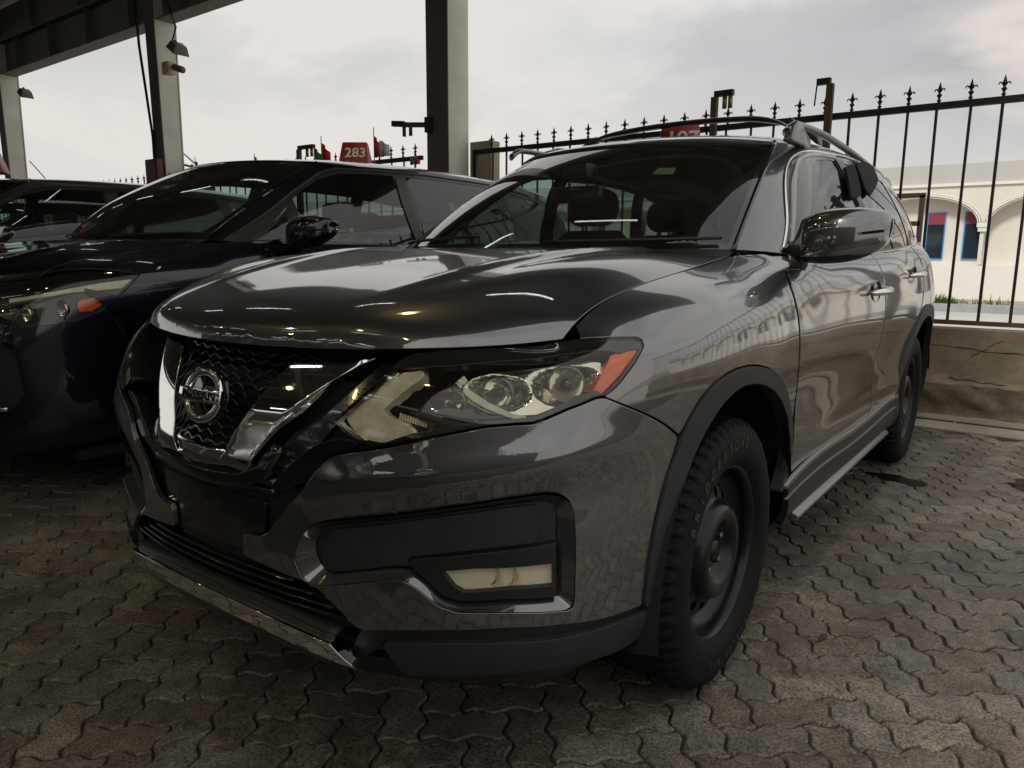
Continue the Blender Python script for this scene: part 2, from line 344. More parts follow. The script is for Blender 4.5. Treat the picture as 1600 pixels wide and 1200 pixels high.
def _panel_data(net, poly, off, gap, rim, step, holes, rnd, fn):
    loops = []
    for k, q in enumerate([poly]+holes):
        q = np.array([net.to_m(*p) for p in q]); q = dens(q, step*.7)
        if rnd: q = smooth_loop(q, rnd)
        q = inset(q, gap if k == 0 else -gap)
        A = .5*np.sum(q[:, 0]*np.roll(q[:, 1], -1)-np.roll(q[:, 0], -1)*q[:, 1])
        if (A < 0) != (k > 0): q = q[::-1]
        loops.append(q)
    Q0 = loops[0]; lo = Q0.min(0); hi = Q0.max(0)
    gx, gy = np.meshgrid(np.arange(lo[0]+step*.3, hi[0], step), np.arange(lo[1]+step*.3, hi[1], step)); g = np.stack([gx.ravel(), gy.ravel()], 1)
    g = g[pin(g, Q0)] if len(g) else g
    for h in loops[1:]: g = g[~pin(g, h)]
    allb = np.concatenate(loops)
    if len(g):
        keep = np.ones(len(g), bool)
        for i in range(0, len(g), 4000):
            d = ((g[i:i+4000, None]-allb[None])**2).sum(2).min(1); keep[i:i+4000] = d > (step*.42)**2
        g = g[keep]
    V2 = np.concatenate([allb, g]); E = []; st = 0; rings = []
    for q in loops:
        n = len(q); E += [(st+i, st+(i+1) % n) for i in range(n)]; rings.append(list(range(st, st+n))); st += n
    vo, eo, fo, ov, _, _ = geometry.delaunay_2d_cdt([Vector(v) for v in V2], E, [], 0, 1e-7)
    vo = np.array([tuple(v) for v in vo]); F = np.array([f for f in fo if len(f) == 3]); C = vo[F].mean(1); k = pin(C, Q0)
    for h in loops[1:]: k &= ~pin(C, h)
    F = F[k]; remap = {}
    for i, o in enumerate(ov):
        for q in o: remap[q] = i
    u, v = net.to_p(vo[:, 0], vo[:, 1]); P = net.ev(u, v); N = net.nr(u, v)
    offv = off if fn is None else off+fn(P, vo)
    P = P+N*(offv[:, None] if hasattr(offv, '__len__') else offv)
    if fn is not None and len(F):
        # normals from the displaced mesh
        fnm = np.cross(P[F[:, 1]]-P[F[:, 0]], P[F[:, 2]]-P[F[:, 0]]); NN = np.zeros_like(P)
        for c in range(3): np.add.at(NN, F[:, c], fnm)
        sg = np.sign(np.sum(NN*N, 1, keepdims=True)); NN = NN*sg; l = np.linalg.norm(NN, axis=1, keepdims=True); N = np.where(l > 1e-12, NN/np.maximum(l, 1e-12), N)
    # orient faces with the normals
    fn_ = np.cross(P[F[:, 1]]-P[F[:, 0]], P[F[:, 2]]-P[F[:, 0]]); s_ = np.sum(fn_*N[F[:, 0]], 1) < 0; F[s_] = F[s_][:, ::-1]
    Vv = [p for p in P]; Nn = [n for n in N]; Ff = [tuple(f) for f in F]
    if rim:
        for ring in rings:
            r0 = [remap[i] for i in ring]; n = len(r0); p = P[r0]; nn = N[r0]; t = np.roll(p, -1, 0)-np.roll(p, 1, 0); t /= np.maximum(np.linalg.norm(t, axis=1, keepdims=True), 1e-9)
            o = np.cross(t, nn)
            # outward test: compare with metric loop orientation
            if net.flip: o = -o
            e = min(.0014, rim*.3); base = len(Vv)
            r1 = p+o*e*.7-nn*e*.3; r2 = p+o*e-nn*e; r3 = p+o*e-nn*rim
            for arr, nrm in ((r1, nn+o*.8), (r2, o), (r3, o)):
                nrm = nrm/np.linalg.norm(nrm, axis=1, keepdims=True)
                Vv += list(arr); Nn += list(nrm)
            for i in range(n):
                j = (i+1) % n; a = [r0[i], base+i, base+n+i, base+2*n+i]; b = [r0[j], base+j, base+n+j, base+2*n+j]
                for q in range(3): 
                    f = (a[q], a[q+1], b[q+1], b[q]); 
                    pv = np.cross(Vv[f[1]]-Vv[f[0]], Vv[f[2]]-Vv[f[0]]); 
                    if pv@(Nn[f[1]]+Nn[f[2]]) < 0: f = f[::-1]
                    Ff.append(f)
    return np.array(Vv), Ff, np.array(Nn)
def panel(name, net, poly, m, parent, off=0.0, gap=.0025, rim=.012, step=.022, holes=(), rnd=0, both=False, fn=None, label=None, shift=None):
    """cut a sheet out of a net; both=True adds the mirror-image part too"""
    V, F, N = _panel_data(net, poly, off, gap, rim, step, list(holes), rnd, fn)
    if shift is not None: V = V+np.array(shift)
    o = mesh_obj(name, V, F, m, parent, normals=N)
    if label: o['label'] = label
    if both:
        V2 = V*[-1, 1, 1]; N2 = N*[-1, 1, 1]; o2 = mesh_obj(name, V2, [f[::-1] for f in F], m, parent, normals=N2)
        if label: o2['label'] = label
    return o
def resample(Q, n, closed=True):
    Q = np.array(Q, float); 
    if closed: Q = np.vstack([Q, Q[:1]])
    L = np.r_[0, np.cumsum(np.linalg.norm(np.diff(Q, axis=0), axis=1))]; t = np.linspace(0, L[-1], n, endpoint=not closed)
    return np.stack([np.interp(t, L, Q[:, k]) for k in range(Q.shape[1])], 1)
def loft3(name, A, B, m, parent, both=False, closed=True, smooth=True, mid=None):
    n = len(A); loops = [A]+([mid] if mid is not None else [])+[B]; V = np.concatenate(loops); F = []
    for r in range(len(loops)-1):
        for i in range(n if closed else n-1):
            j = (i+1) % n; F.append((r*n+i, r*n+j, (r+1)*n+j, (r+1)*n+i))
    o = mesh_obj(name, V, F, m, parent, smooth)
    if both: mesh_obj(name, V*[-1, 1, 1], [f[::-1] for f in F], m, parent, smooth)
    return o
def strip(name, net, path, w, m, parent, off=.004, th=.01, both=False, step=.02, label=None, sm=0):
    """raised moulding: a flat-topped bead along a uv path"""
    Q = dens(np.array([net.to_m(*p) for p in path]), step, closed=False)
    for _ in range(sm): Q[1:-1] = (Q[:-2]+2*Q[1:-1]+Q[2:])/4
    t = np.gradient(Q, axis=0); t /= np.maximum(np.linalg.norm(t, axis=1, keepdims=True), 1e-9); nrm = np.stack([-t[:, 1], t[:, 0]], 1)
    w = np.interp(np.linspace(0, 1, len(Q)), np.linspace(0, 1, len(w)), w)[:, None] if hasattr(w, '__len__') else w
    rows = []
    for k, (s_, h) in enumerate(((-.5, off-th), (-.5, off-.001), (-.36, off), (.36, off), (.5, off-.001), (.5, off-th))):
        q = Q+nrm*w*s_; u, v = net.to_p(q[:, 0], q[:, 1]); rows.append(net.ev(u, v)+net.nr(u, v)*h)
    V = np.concatenate(rows); n = len(Q); F = []
    for r in range(5):
        for i in range(n-1): F.append((r*n+i, r*n+i+1, (r+1)*n+i+1, (r+1)*n+i))
    F.append(tuple(r*n for r in range(6))); F.append(tuple(r*n+n-1 for r in range(6))[::-1])
    o = mesh_obj(name, V, F, m, parent, True)
    if label: o['label'] = label
    if both:
        o2 = mesh_obj(name, V*[-1, 1, 1], [f[::-1] for f in F], m, parent, True)
        if label: o2['label'] = label
    return o

# ---------------------------------------------------------------- body shapes (car stands with its nose at y=0, tail at y=4.66, wheels on z=0)
def side_net_points():
    base = [(0, .022), (.22, .032), (.42, .062), (.60, .125), (.735, .205), (.822, .30), (.875, .43), (.905, .58), (.920, .76)]
    C = []
    top = [(0, .075, .925), (.20, .095, .926), (.36, .13, .930), (.52, .20, .938), (.64, .29, .945), (.722, .365, .953), (.750, .425, .992), (.752, .52, 1.028), (.752, .68, 1.057)]
    low = [(.22, .05), (.30, .012), (.40, .002), (.51, 0), (.63, 0)]
    for k, (x, y) in enumerate(base):
        # outward plan normal
        a = base[max(k-1, 0)]; b = base[min(k+1, len(base)-1)]; t = np.array([b[0]-a[0], b[1]-a[1]]); t /= np.linalg.norm(t); n = np.array([t[1], -t[0]])
        if k == 0: n = np.array([0, -1.0])
        col = []
        for z, d in low:
            zz = z+.03*min(1, k/5) if z < .35 else z
            p = np.array([x, y])-n*d; col.append((p[0], p[1], zz))
        if k == 0: up = [(0, .024, .75), (0, .032, .82), (0, .042, .868), (0, .053, .897), (0, .064, .914)]
        elif k == 1: up = [(.22, .034, .75), (.218, .042, .82), (.213, .054, .868), (.208, .068, .898), (.204, .082, .915)]
        elif k == 2: up = [(.415, .068, .75), (.408, .08, .82), (.395, .094, .87), (.38, .11, .902), (.368, .121, .919)]
        elif k == 3: up = [(.597, .132, .75), (.588, .145, .82), (.572, .162, .872), (.55, .18, .908), (.533, .191, .926)]
        elif k == 4: up = [(.733, .212, .75), (.726, .226, .82), (.71, .245, .875), (.684, .268, .915), (.66, .281, .935)]
        elif k == 5: up = [(.824, .304, .75), (.822, .314, .82), (.814, .328, .880), (.79, .345, .925), (.752, .357, .945)]
        elif k == 6: up = [(.877, .435, .755), (.877, .44, .83), (.872, .447, .895), (.855, .450, .945), (.805, .442, .976)]
        elif k == 7: up = [(.909, .585, .755), (.911, .588, .84), (.905, .588, .91), (.882, .58, .966), (.825, .556, 1.006)]
        elif k == 8: up = [(.926, .765, .76), (.930, .763, .85), (.923, .756, .925), (.899, .744, .988), (.835, .718, 1.033)]
        C.append(col+up+[top[k]])
    def colm(y, xs, zs, top_, yt=None):
        return [(x, y if yt is None or i < 8 else y+(yt-y)*(i-7)/4, z) for i, (x, z) in enumerate(zip(xs, zs))]+[top_]
    C.append([(.872, .95, .245), (.914, .95, .335), (.922, .95, .42), (.926, .95, .52), (.929, .95, .63), (.933, .95, .755), (.936, .95, .86), (.929, .948, .94), (.904, .942, 1.006), (.842, .925, 1.052), (.750, .90, 1.083)])
    C.append([(.862, 1.17, .245), (.906, 1.17, .335), (.913, 1.17, .42), (.918, 1.17, .52), (.923, 1.17, .63), (.930, 1.17, .745), (.933, 1.17, .85), (.924, 1.168, .94), (.897, 1.162, 1.018), (.832, 1.145, 1.070), (.735, 1.12, 1.103)])
    C.append([(.858, 1.36, .245), (.898, 1.36, .335), (.898, 1.36, .42), (.902, 1.36, .52), (.908, 1.36, .63), (.916, 1.36, .735), (.920, 1.36, .835), (.914, 1.358, .93), (.890, 1.352, 1.018), (.836, 1.335, 1.084), (.722, 1.315, 1.122)])
    C.append([(.856, 1.56, .25), (.896, 1.56, .34), (.889, 1.56, .43), (.891, 1.56, .53), (.899, 1.56, .635), (.910, 1.56, .735), (.916, 1.56, .83), (.912, 1.56, .92), (.897, 1.555, 1.01), (.868, 1.545, 1.082), (.806, 1.53, 1.130)])
    for y, dx, dz in ((1.85, 0, 0), (2.25, .003, .004), (2.7, .004, .010), (3.08, .004, .020)):
        C.append([(x+dx, y, z+dz*(i/10)) for i, (x, z) in enumerate([(.856, .255), (.896, .345), (.885, .44), (.886, .54), (.896, .645), (.909, .745), (.917, .835), (.915, .92), (.902, 1.005), (.878, 1.078), (.836, 1.128)])])
    for y, dx, dz, tp in ((3.38, .006, .035, .834), (3.66, .012, .052, .822), (3.95, .004, .068, .798)):
        C.append([(x+dx, y, z+dz*(i/10)**1.5) for i, (x, z) in enumerate([(.862, .255), (.905, .345), (.908, .44), (.910, .54), (.914, .645), (.920, .745), (.922, .835), (.915, .92), (.895, 1.005), (.865, 1.078)])]+[(tp, y, 1.128+dz)])
    for x, y, s in ((.875, 4.22, 1.0), (.80, 4.44, .98), (.62, 4.57, .95), (.33, 4.635, .9), (0, 4.655, .9)):
        xs = [.93, .985, 1.0, 1.0, 1.0, 1.0, .998, .985, .965, .94, .905]; zs = [.26, .345, .44, .54, .65, .76, .86, .95, 1.04, 1.13, 1.21]
        dy = [.04, .01, 0, 0, 0, .005, .01, .02, .04, .07, .11]
        C.append([(x*a, y-d*(1 if y > 4.3 else .3), z) for a, z, d in zip(xs, zs, dy)])
    return C
def hood_net_points():
    lead = [(0, .075, .925), (0, .083, .955), (0, .125, .990), (0, .22, 1.026), (0, .38, 1.064), (0, .60, 1.100), (0, .83, 1.128), (0, 1.03, 1.143)]
    h1 = [(.20, .095, .926), (.20, .104, .957), (.20, .147, .992), (.20, .24, 1.028), (.20, .40, 1.066), (.20, .62, 1.102), (.20, .84, 1.130), (.19, 1.045, 1.144)]
    h2 = [(.37, .135, .930), (.372, .146, .962), (.376, .19, .998), (.385, .285, 1.036), (.392, .45, 1.076), (.398, .66, 1.110), (.39, .87, 1.134), (.36, 1.09, 1.143)]
    h3 = [(.53, .207, .938), (.533, .221, .960), (.54, .268, .992), (.55, .365, 1.036), (.56, .52, 1.086), (.565, .72, 1.116), (.55, .93, 1.133), (.51, 1.165, 1.139)]
    h4 = [(.655, .303, .946), (.657, .320, .966), (.663, .362, .996), (.668, .445, 1.035), (.672, .59, 1.080), (.67, .79, 1.106), (.655, 1.0, 1.122), (.61, 1.25, 1.131)]
    h5 = [(.735, .385, .956), (.742, .402, .976), (.748, .432, .998), (.751, .50, 1.023), (.752, .64, 1.050), (.750, .84, 1.075), (.736, 1.07, 1.098), (.705, 1.315, 1.121)]
    return [lead, h1, h2, h3, h4, h5]
def cabin_net_points():
    B = [(0, 1.08, 1.135), (.30, 1.13, 1.136), (.54, 1.25, 1.138), (.69, 1.385, 1.140), (.745, 1.445, 1.137), (.79, 1.53, 1.13), (.822, 1.66, 1.122), (.836, 1.9, 1.124), (.842, 2.35, 1.13), (.842, 2.85, 1.142), (.838, 3.35, 1.162), (.82, 3.75, 1.182), (.79, 4.05, 1.196), (.735, 4.27, 1.205), (.60, 4.42, 1.21), (.33, 4.51, 1.212), (0, 4.54, 1.212)]
    T = [(0, 1.845, 1.560), (.26, 1.88, 1.559), (.45, 1.98, 1.555), (.565, 2.105, 1.550), (.602, 2.16, 1.549), (.632, 2.235, 1.545), (.655, 2.34, 1.545), (.668, 2.48, 1.550), (.678, 2.72, 1.560), (.680, 3.02, 1.562), (.674, 3.40, 1.552), (.660, 3.72, 1.532), (.640, 3.95, 1.512), (.60, 4.13, 1.50), (.50, 4.22, 1.51), (.28, 4.27, 1.53), (0, 4.285, 1.535)]
    C = []
    for k, (b, t) in enumerate(zip(B, T)):
        b = np.array(b); t = np.array(t); col = []
        bul = .035 if 0 < k < 3 else (.03 if k > 4 else .016)
        if k == 0: bul = .04
        n = np.array([b[0], (b[1]-2.9)*(.12 if 4 < k < 13 else .5), 0]); n /= np.linalg.norm(n)
        if k < 4: n = np.array([b[0]*.4, -.8, .45]); n /= np.linalg.norm(n)
        for q in (0, .2, .4, .6, .8, .93, 1):
            p = b+(t-b)*q+n*bul*4*q*(1-q)*.9; col.append(tuple(p))
        C.append(col)
    return C
def roof_net_points():
    E = [(0, 1.90, 1.572), (.26, 1.93, 1.570), (.45, 2.01, 1.562), (.565, 2.11, 1.553), (.632, 2.235, 1.545), (.668, 2.48, 1.550), (.678, 2.72, 1.560), (.680, 3.02, 1.562), (.674, 3.40, 1.552), (.660, 3.72, 1.532), (.62, 4.06, 1.505), (.50, 4.22, 1.51), (.28, 4.27, 1.53), (0, 4.285, 1.535)]
    # columns across the car (x fraction), rows along it
    rows = []
    ys = [(1.845, 2.105, 1.560), (2.02, 2.235, 1.596), (2.25, 2.48, 1.630), (2.55, 2.72, 1.650), (2.9, 3.02, 1.659), (3.35, 3.40, 1.652), (3.75, 3.72, 1.628), (4.05, 4.0, 1.590), (4.285, 4.15, 1.535)]
    ez = [(.565, 1.550), (.632, 1.545), (.668, 1.550), (.678, 1.560), (.680, 1.562), (.674, 1.552), (.660, 1.532), (.635, 1.510), (.59, 1.50)]
    C = []
    for f, a in ((0, 0), (.3, .05), (.6, .22), (.8, .45), (.92, .72), (1, 1)):
        col = []
        for (yc, ye, zc), (xe, ze) in zip(ys, ez):
            col.append((xe*f, yc+(ye-yc)*a, zc+(ze-zc)*a))
        C.append(col)
    return C
def warp_points(C, w): return [[w(*p) for p in col] for col in C]
class Shape: pass
def make_shape(w=None, q=1.0):
    w = w or (lambda x, y, z: (x, y, z)); S = Shape()
    S.side = Net(warp_points(side_net_points(), w), int(900*q), int(120*q)); S.hood = Net(warp_points(hood_net_points(), w), int(170*q), int(120*q))
    S.cabin = Net(warp_points(cabin_net_points(), w), int(520*q), int(60*q)); S.roof = Net(warp_points(roof_net_points(), w), int(120*q), int(170*q))
    for n, ref in ((S.side, (2, 0, 0)), (S.hood, (0, 0, 5)), (S.cabin, (2, 0, 0)), (S.roof, (0, 0, 5))):
        # outward check at a near-side sample
        c = n.G[int(n.nu*.5 if n in (S.hood, S.roof) else n.nu*.72), n.nv//2]; nn = n.N[int(n.nu*.5 if n in (S.hood, S.roof) else n.nu*.72), n.nv//2]
        d = np.array([0, 0, 1.0]) if n in (S.hood, S.roof) else np.array([1.0, 0, 0])
        if nn@d < 0: n.N = -n.N; n.flip = not n.flip
        n.outflip = n.flip
    return S
mat('rubber_print', (.040, .040, .040), .5); mat('satin_black', (.02, .02, .021), .35, coat=.3); mat('satin_grey', (.22, .215, .21), .3, .85, coat=.4)
mat('satin_grey_dark', (.06, .056, .052), .38, .4)
mat('rust_red', (.10, .025, .02), .6, vary=.25, vscale=5); mat('green_dark', (.02, .04, .03), .6); mat('brass', (.28, .19, .07), .45, .7)

# ---------------------------------------------------------------- lamps, grille and cabin of the grey vehicle
def polyline_panel(*a, **k): return panel(*a, **k)
def bowl(name, c, r, depth, m, parent, tilt=0.25, n=36):
    """a reflector bowl opening towards the front, turned outwards by tilt"""
    prof = [(depth*(1-(q)**2), r*q) for q in (.06, .2, .35, .5, .65, .8, .92, 1.0)]
    V = []; F = []; ca, sa = math.cos(tilt), math.sin(tilt)
    for a, rr in prof:
        for k in range(n):
            t = 2*math.pi*k/n; f = 1+.012*(k % 2); x, y, z = rr*f*math.cos(t), a, rr*f*math.sin(t); V.append((c[0]+x*ca-y*sa, c[1]+y*ca+x*sa, c[2]+z))
    for i in range(len(prof)-1):
        for k in range(n): F.append((i*n+k, i*n+(k+1) % n, i*n+n+(k+1) % n, i*n+n+k))
    return mesh_obj(name, V, F, m, parent, True)
def suv_front(S, A):
    s, h = S.side, S.hood
    G = []
    for x in (0, .08, .16, .24, .32, .40, .48, .56):
        G.append([(x, .030+.43*x*x+.42*max(z-.675, 0)**1.0*(1-.15*(x/.5))+.06*max(z-.675, 0), z) for z in (.60, .64, .675, .72, .77, .82, .87, .91, .94)])
    g = Net(G, 200, 90)
    if g.N[100, 45, 1] > 0: g.N = -g.N; g.flip = not g.flip
    panel('grille_backing', g, [(.02, .01), (.98, .01), (.98, .99), (.02, .99)], 'black_void', A, off=-.045, rim=0, step=.05)
    # V-shaped bright frame
    arm = [(469.5, 570), (520, 570.5), (557, 570.6), (590, 561), (567.5, 574), (529, 600), (510, 624), (485, 648), (450, 673), (434.5, 688), (420, 703), (396, 729), (391, 734), (368, 726), (349, 722), (364.5, 708), (382, 680), (419, 633), (445, 598)]
    ua = spec(g, arm)
    def facet(P, q): 
        x = np.abs(P[:, 0]); xr = np.interp(P[:, 2], [.66, .70, .76, .82, .90], [.17, .19, .235, .29, .375]); return .004+.017*np.sin(np.pi*np.clip((P[:, 2]-.67)/.235, 0, 1))-.30*np.clip(x-xr, 0, .05)
    panel('grille_frame_arm', g, ua, 'chrome', A, off=.012, rim=.05, step=.006, both=True, gap=0, fn=facet)
    strip('grille_frame_base', g, [g.xz(x, z) for x, z in ((-.150, .705), (-.13, .688), (-.09, .680), (-.04, .676), (0, .675), (.04, .676), (.09, .680), (.13, .688), (.150, .705))], .034, 'chrome', A, off=.010, th=.05)
    strip('grille_lower_lip', g, [g.xz(x, z) for x, z in ((-.235, .72), (-.21, .665), (-.15, .642), (-.07, .635), (0, .634), (.07, .635), (.15, .642), (.21, .665), (.235, .72))], .030, 'black_gloss', A, off=.016, th=.05)
    # honeycomb-like slats between the arms
    for i in range(12):
        z = .705+.0178*i; hw = np.interp(z, [.69, .74, .82, .90], [.125, .155, .205, .25]); pts = []; n = int(hw*2/.006)
        for k in range(n+1):
            x = -hw+2*hw*k/n; w_ = ((x/.052)+.5*(i % 2)) % 1; dz = .0036*(abs(w_-.5)*4-1 if abs(w_-.5) < .5 else 0); dz = max(-.0042, min(.0042, dz*1.6))
            uv = g.xz(x, z+dz); pts.append(g.P3(uv, -.012))
        MB().tube(pts, .0042, 5).build('grille_slat', 'black_gloss', A, True)
    # small ribs between the bright arm and the headlamp
    rib = spec(g, [(594, 566), (609, 566), (640, 552), (610, 576), (560, 626), (522, 664), (500, 690), (474, 720), (404, 776), (392, 745), (420, 712), (455, 675), (510, 640)])
    panel('grille_side_panel', g, rib, 'black_gloss', A, off=-.008, rim=.0, both=True)
    for i in range(22):
        t = i/21; a = (598-200*t**1.02, 572+175*t); b = (626-206*t, 574+186*t)
        if i % 1 == 0:
            p = g.P3(g.px(a[0]+3, a[1]), -.009); q = g.P3(g.px(b[0]-10, b[1]), -.009)
            for sg in (1, -1): MB().bar((p[0]*sg, p[1], p[2]), (q[0]*sg, q[1], q[2]), .0028).build('grille_rib', 'black_plastic', A)
    # emblem: ring and bar with lettering
    C0 = np.array([.006, .038, .808]); E = bpy.data.objects.new('emblem', None); link(E, A)
    V = []; F = []; n, m = 72, 10
    for k in range(n):
        a = 2*math.pi*k/n; flat = 1
        for j in range(m):
            b = 2*math.pi*j/m; rr = .0535+.0095*math.cos(b); V.append((rr*math.cos(a)*1.10, -.006*math.sin(b)*1.1, rr*math.sin(a)))
    for k in range(n):
        for j in range(m): F.append((k*m+j, k*m+(j+1) % m, ((k+1) % n)*m+(j+1) % m, ((k+1) % n)*m+j))
    ring = mesh_obj('ring', V, F, 'chrome', E, True)
    bar = bevel(MB().box((-.073, -.012, -.0155), (.073, .006, .0155)).build('name_bar', 'chrome', E), .002, 2)
    Mx = Matrix.Translation((0, -.0125, -.0005)) @ Matrix.Rotation(math.pi/2, 4, 'X')
    me = text_mesh('NISSAN', .027, .0008); me.transform(Matrix.Scale(1.32, 4, (1, 0, 0))); me.transform(Mx); me.materials.clear(); me.materials.append(MATS['black_gloss']); link(bpy.data.objects.new('lettering', me), E)
    MB().lathe([(.012, .001), (.012, .056), (.02, .062)], 48, 'y').build('emblem_backing', 'black_gloss', E, True)
    E.location = tuple(C0); E.rotation_euler = (R(-14), 0, R(4))
    # --- headlamp
    hl = [(520, 658), (545, 634), (580, 604), (612, 575), (626, 562), (645, 551), (700, 546), (780, 540), (867, 530), (930, 527), (975, 525.5), (995, 525.5), (1003, 530), (1006.5, 540), (999, 556), (990, 571), (973, 593), (958, 609), (943, 619), (929, 622), (886, 639), (850, 654), (833, 660), (810, 661), (760, 665), (700, 677), (640, 688), (590, 697), (575, 697), (553, 688), (535, 674)]
    u = spec(s, hl)
    H = [bpy.data.objects.new('headlight', None) for _ in range(2)]
    for o in H: link(o, A)
    def both(fn):
        for k, sg in enumerate((1, -1)): fn(H[k], sg)
    def pan(name, L, m, off, rim=0, gap=0, step=.02, fn=None, holes=(), rnd=0):
        V, F, N = _panel_data(s, spec(s, L) if len(L[0]) == 2 and abs(L[0][0]) > 2 else L, off, gap, rim, step, [spec(s, q_) for q_ in holes], rnd, fn)
        mesh_obj(name, V, F, m, H[0], normals=N); mesh_obj(name, V*[-1, 1, 1], [f[::-1] for f in F], m, H[1], normals=N*[-1, 1, 1])
    pan('lens', u, 'lens_glass', -.001, gap=.002, rim=.0, step=.016)
    pan('housing', u, 'lamp_black', -.085, gap=-.006)
    n = 110; ul = resample([s.to_m(*p) for p in u], n)
    L0 = np.array([s.P3(s.to_p(*p), -.003) for p in ul]); L1 = np.array([s.P3(s.to_p(*p), -.09) for p in ul]); LS = L0.copy()
    for k, sg in enumerate((1, -1)):
        V = np.concatenate([L0, L1])*[sg, 1, 1]; F = [(i, (i+1) % n, n+(i+1) % n, n+i) for i in range(n)]; mesh_obj('housing_wall', V, F, 'lamp_black', H[k], True)
    # dark upper brow of the lamp
    brow = [(614, 572), (628, 560), (648, 549), (700, 544), (780, 538), (867, 528), (930, 525.5), (995, 524), (1004, 530), (1006, 541), (999, 543), (985, 545), (968, 549), (955, 545), (929, 543.5), (878, 549.5), (815, 558.5), (780, 561), (720, 567), (660, 571)]
    pan('lamp_brow', brow, 'black_gloss', -.006, rim=.02, gap=.001)
    lowb = [(590, 696), (640, 686), (700, 675), (760, 663), (810, 659), (832, 658), (850, 652), (886, 637), (929, 618), (944, 616), (935, 610), (905, 618), (868, 637), (836, 651), (812, 654), (760, 657), (700, 668), (640, 679)]
    pan('lamp_lower_trim', lowb, 'black_gloss', -.008, rim=.02, gap=0)
    drl = [(534, 654), (565, 627), (600, 597), (625, 577), (652, 573), (660, 575), (657, 583), (630, 604), (604, 627), (588, 642), (612, 656), (643, 671), (650, 674), (622, 684), (598, 692), (580, 691), (560, 684), (545, 671)]
    pan('running_light', drl, 'drl', -.016, rim=.03, gap=0, rnd=1, fn=lambda P, q: .002*np.sin(q[:, 0]*900)*0+.0012*np.sin((q[:, 0]+q[:, 1])*260))
    pan('running_light_edge', [(520, 660), (534, 648), (580, 608), (606, 585), (617, 577), (620, 579), (585, 609), (540, 649), (530, 659), (548, 676), (568, 689), (556, 687), (536, 673)], 'reflector', -.010, rim=.006, gap=0)
    amb = [(957, 552), (975, 547), (999, 542), (996, 551), (985, 569), (974, 584), (958, 601), (944, 615), (930, 616), (938, 598), (948, 577)]
    pan('turn_reflector', amb, 'amber', -.010, rim=.03, gap=0, fn=lambda P, q: .0012*np.sin(q[:, 0]*420)*np.sin(q[:, 1]*420))
    pan('side_trim', [(944, 619), (958, 606), (973, 590), (988, 569), (998, 550), (1004, 540), (1006, 541), (999, 557), (990, 572), (973, 595), (958, 611)], 'black_gloss', -.004, rim=.01, gap=0)
    # one pressed reflector shell with two deep ribbed bowls
    shell = [(722, 596), (738, 580), (770, 570), (815, 565), (870, 556), (925, 551), (944, 556), (946, 580), (934, 604), (905, 620), (870, 634), (838, 646), (800, 646), (760, 640), (730, 622)]
    cb = [(np.array(s.to_m(*s.px(x_, y_))), R_, dp_) for x_, y_, R_, dp_ in ((776, 604, .060, .050), (888, 592, .070, .060))]
    def bowls(P, q):
        o_ = np.zeros(len(P))
        for c0, R_, dp_ in cb:
            d_ = q-c0; rr_ = np.hypot(d_[:, 0], d_[:, 1])/R_; an = np.arctan2(d_[:, 1], d_[:, 0]); b_ = np.where(rr_ < 1, -dp_*(1-rr_**2)+.0022*np.sin(an*18)*rr_*(rr_ < 1), 0); o_ = np.minimum(o_, b_)
        return o_
    pan('reflector_shell', shell, 'reflector', -.026, rim=.03, gap=0, step=.006, fn=bowls)
    for (x, y, r_, dp, tl) in ((776, 604, .028, .030, .30), (888, 592, .032, .034, .55), (706, 622, .021, .03, .2)):
        p = s.P3(s.px(x, y), -.030)
        for k, sg in enumerate((1, -1)):
            bw = bowl('reflector_bowl', (p[0], p[1], p[2]), r_, dp, 'reflector', H[k], tl)
            if sg < 0: 
                bw.data = bw.data.copy(); bw.data.transform(Matrix.Scale(-1, 4, (1, 0, 0)))
            ring = MB().lathe([(0, r_*1.02), (-.004, r_*1.06), (0, r_*1.12), (.012, r_*1.12)], 36, 'y').build('bezel_ring', 'satin_chrome', H[k], True)
            ring.location = (p[0]*sg, p[1], p[2]); ring.rotation_euler = (0, 0, tl*sg)
            cap = MB().lathe([(.004, .001), (.004, r_*.13), (.010, r_*.18), (dp*.6, r_*.16)], 20, 'y').build('bulb_shield', 'satin_chrome', H[k], True)
            cap.location = (p[0]*sg, p[1]+.004, p[2]); cap.rotation_euler = (0, 0, tl*sg)
    # ribbed prism strip, baffles
    for j, (a, b, w_) in enumerate((((612, 645), (672, 664), .014), ((690, 600), (722, 570), .016), ((715, 640), (800, 634), .008), ((812, 575), (812, 642), .006), ((845, 560), (850, 630), .004), ((650, 610), (690, 625), .010))):
        p = s.P3(s.px(*a), -.045); q = s.P3(s.px(*b), -.045)
        for k, sg in enumerate((1, -1)):
            nseg = 14; mb = MB()
            for i in range(nseg):
                t0 = i/nseg; t1 = (i+.75)/nseg; mb.bar((sg*(p[0]+(q[0]-p[0])*t0), p[1]+(q[1]-p[1])*t0, p[2]+(q[2]-p[2])*t0), (sg*(p[0]+(q[0]-p[0])*t1), p[1]+(q[1]-p[1])*t1, p[2]+(q[2]-p[2])*t1), w_)
            mb.build('prism_bar', 'reflector' if j < 3 else 'lamp_black', H[k])
    vz = [(666, 640), (716, 650), (760, 652), (812, 648), (822, 640), (800, 630), (756, 628), (716, 636), (690, 632)]
    pan('lamp_floor', vz, 'lamp_black', -.03, rim=.03, gap=0)
    pan('lamp_blade', [(800, 645), (822, 650), (823, 653), (812, 655), (790, 648), (757, 634), (735, 620), (722, 607), (722, 598), (735, 606), (760, 625)], 'drl', -.020, rim=.01, gap=0)
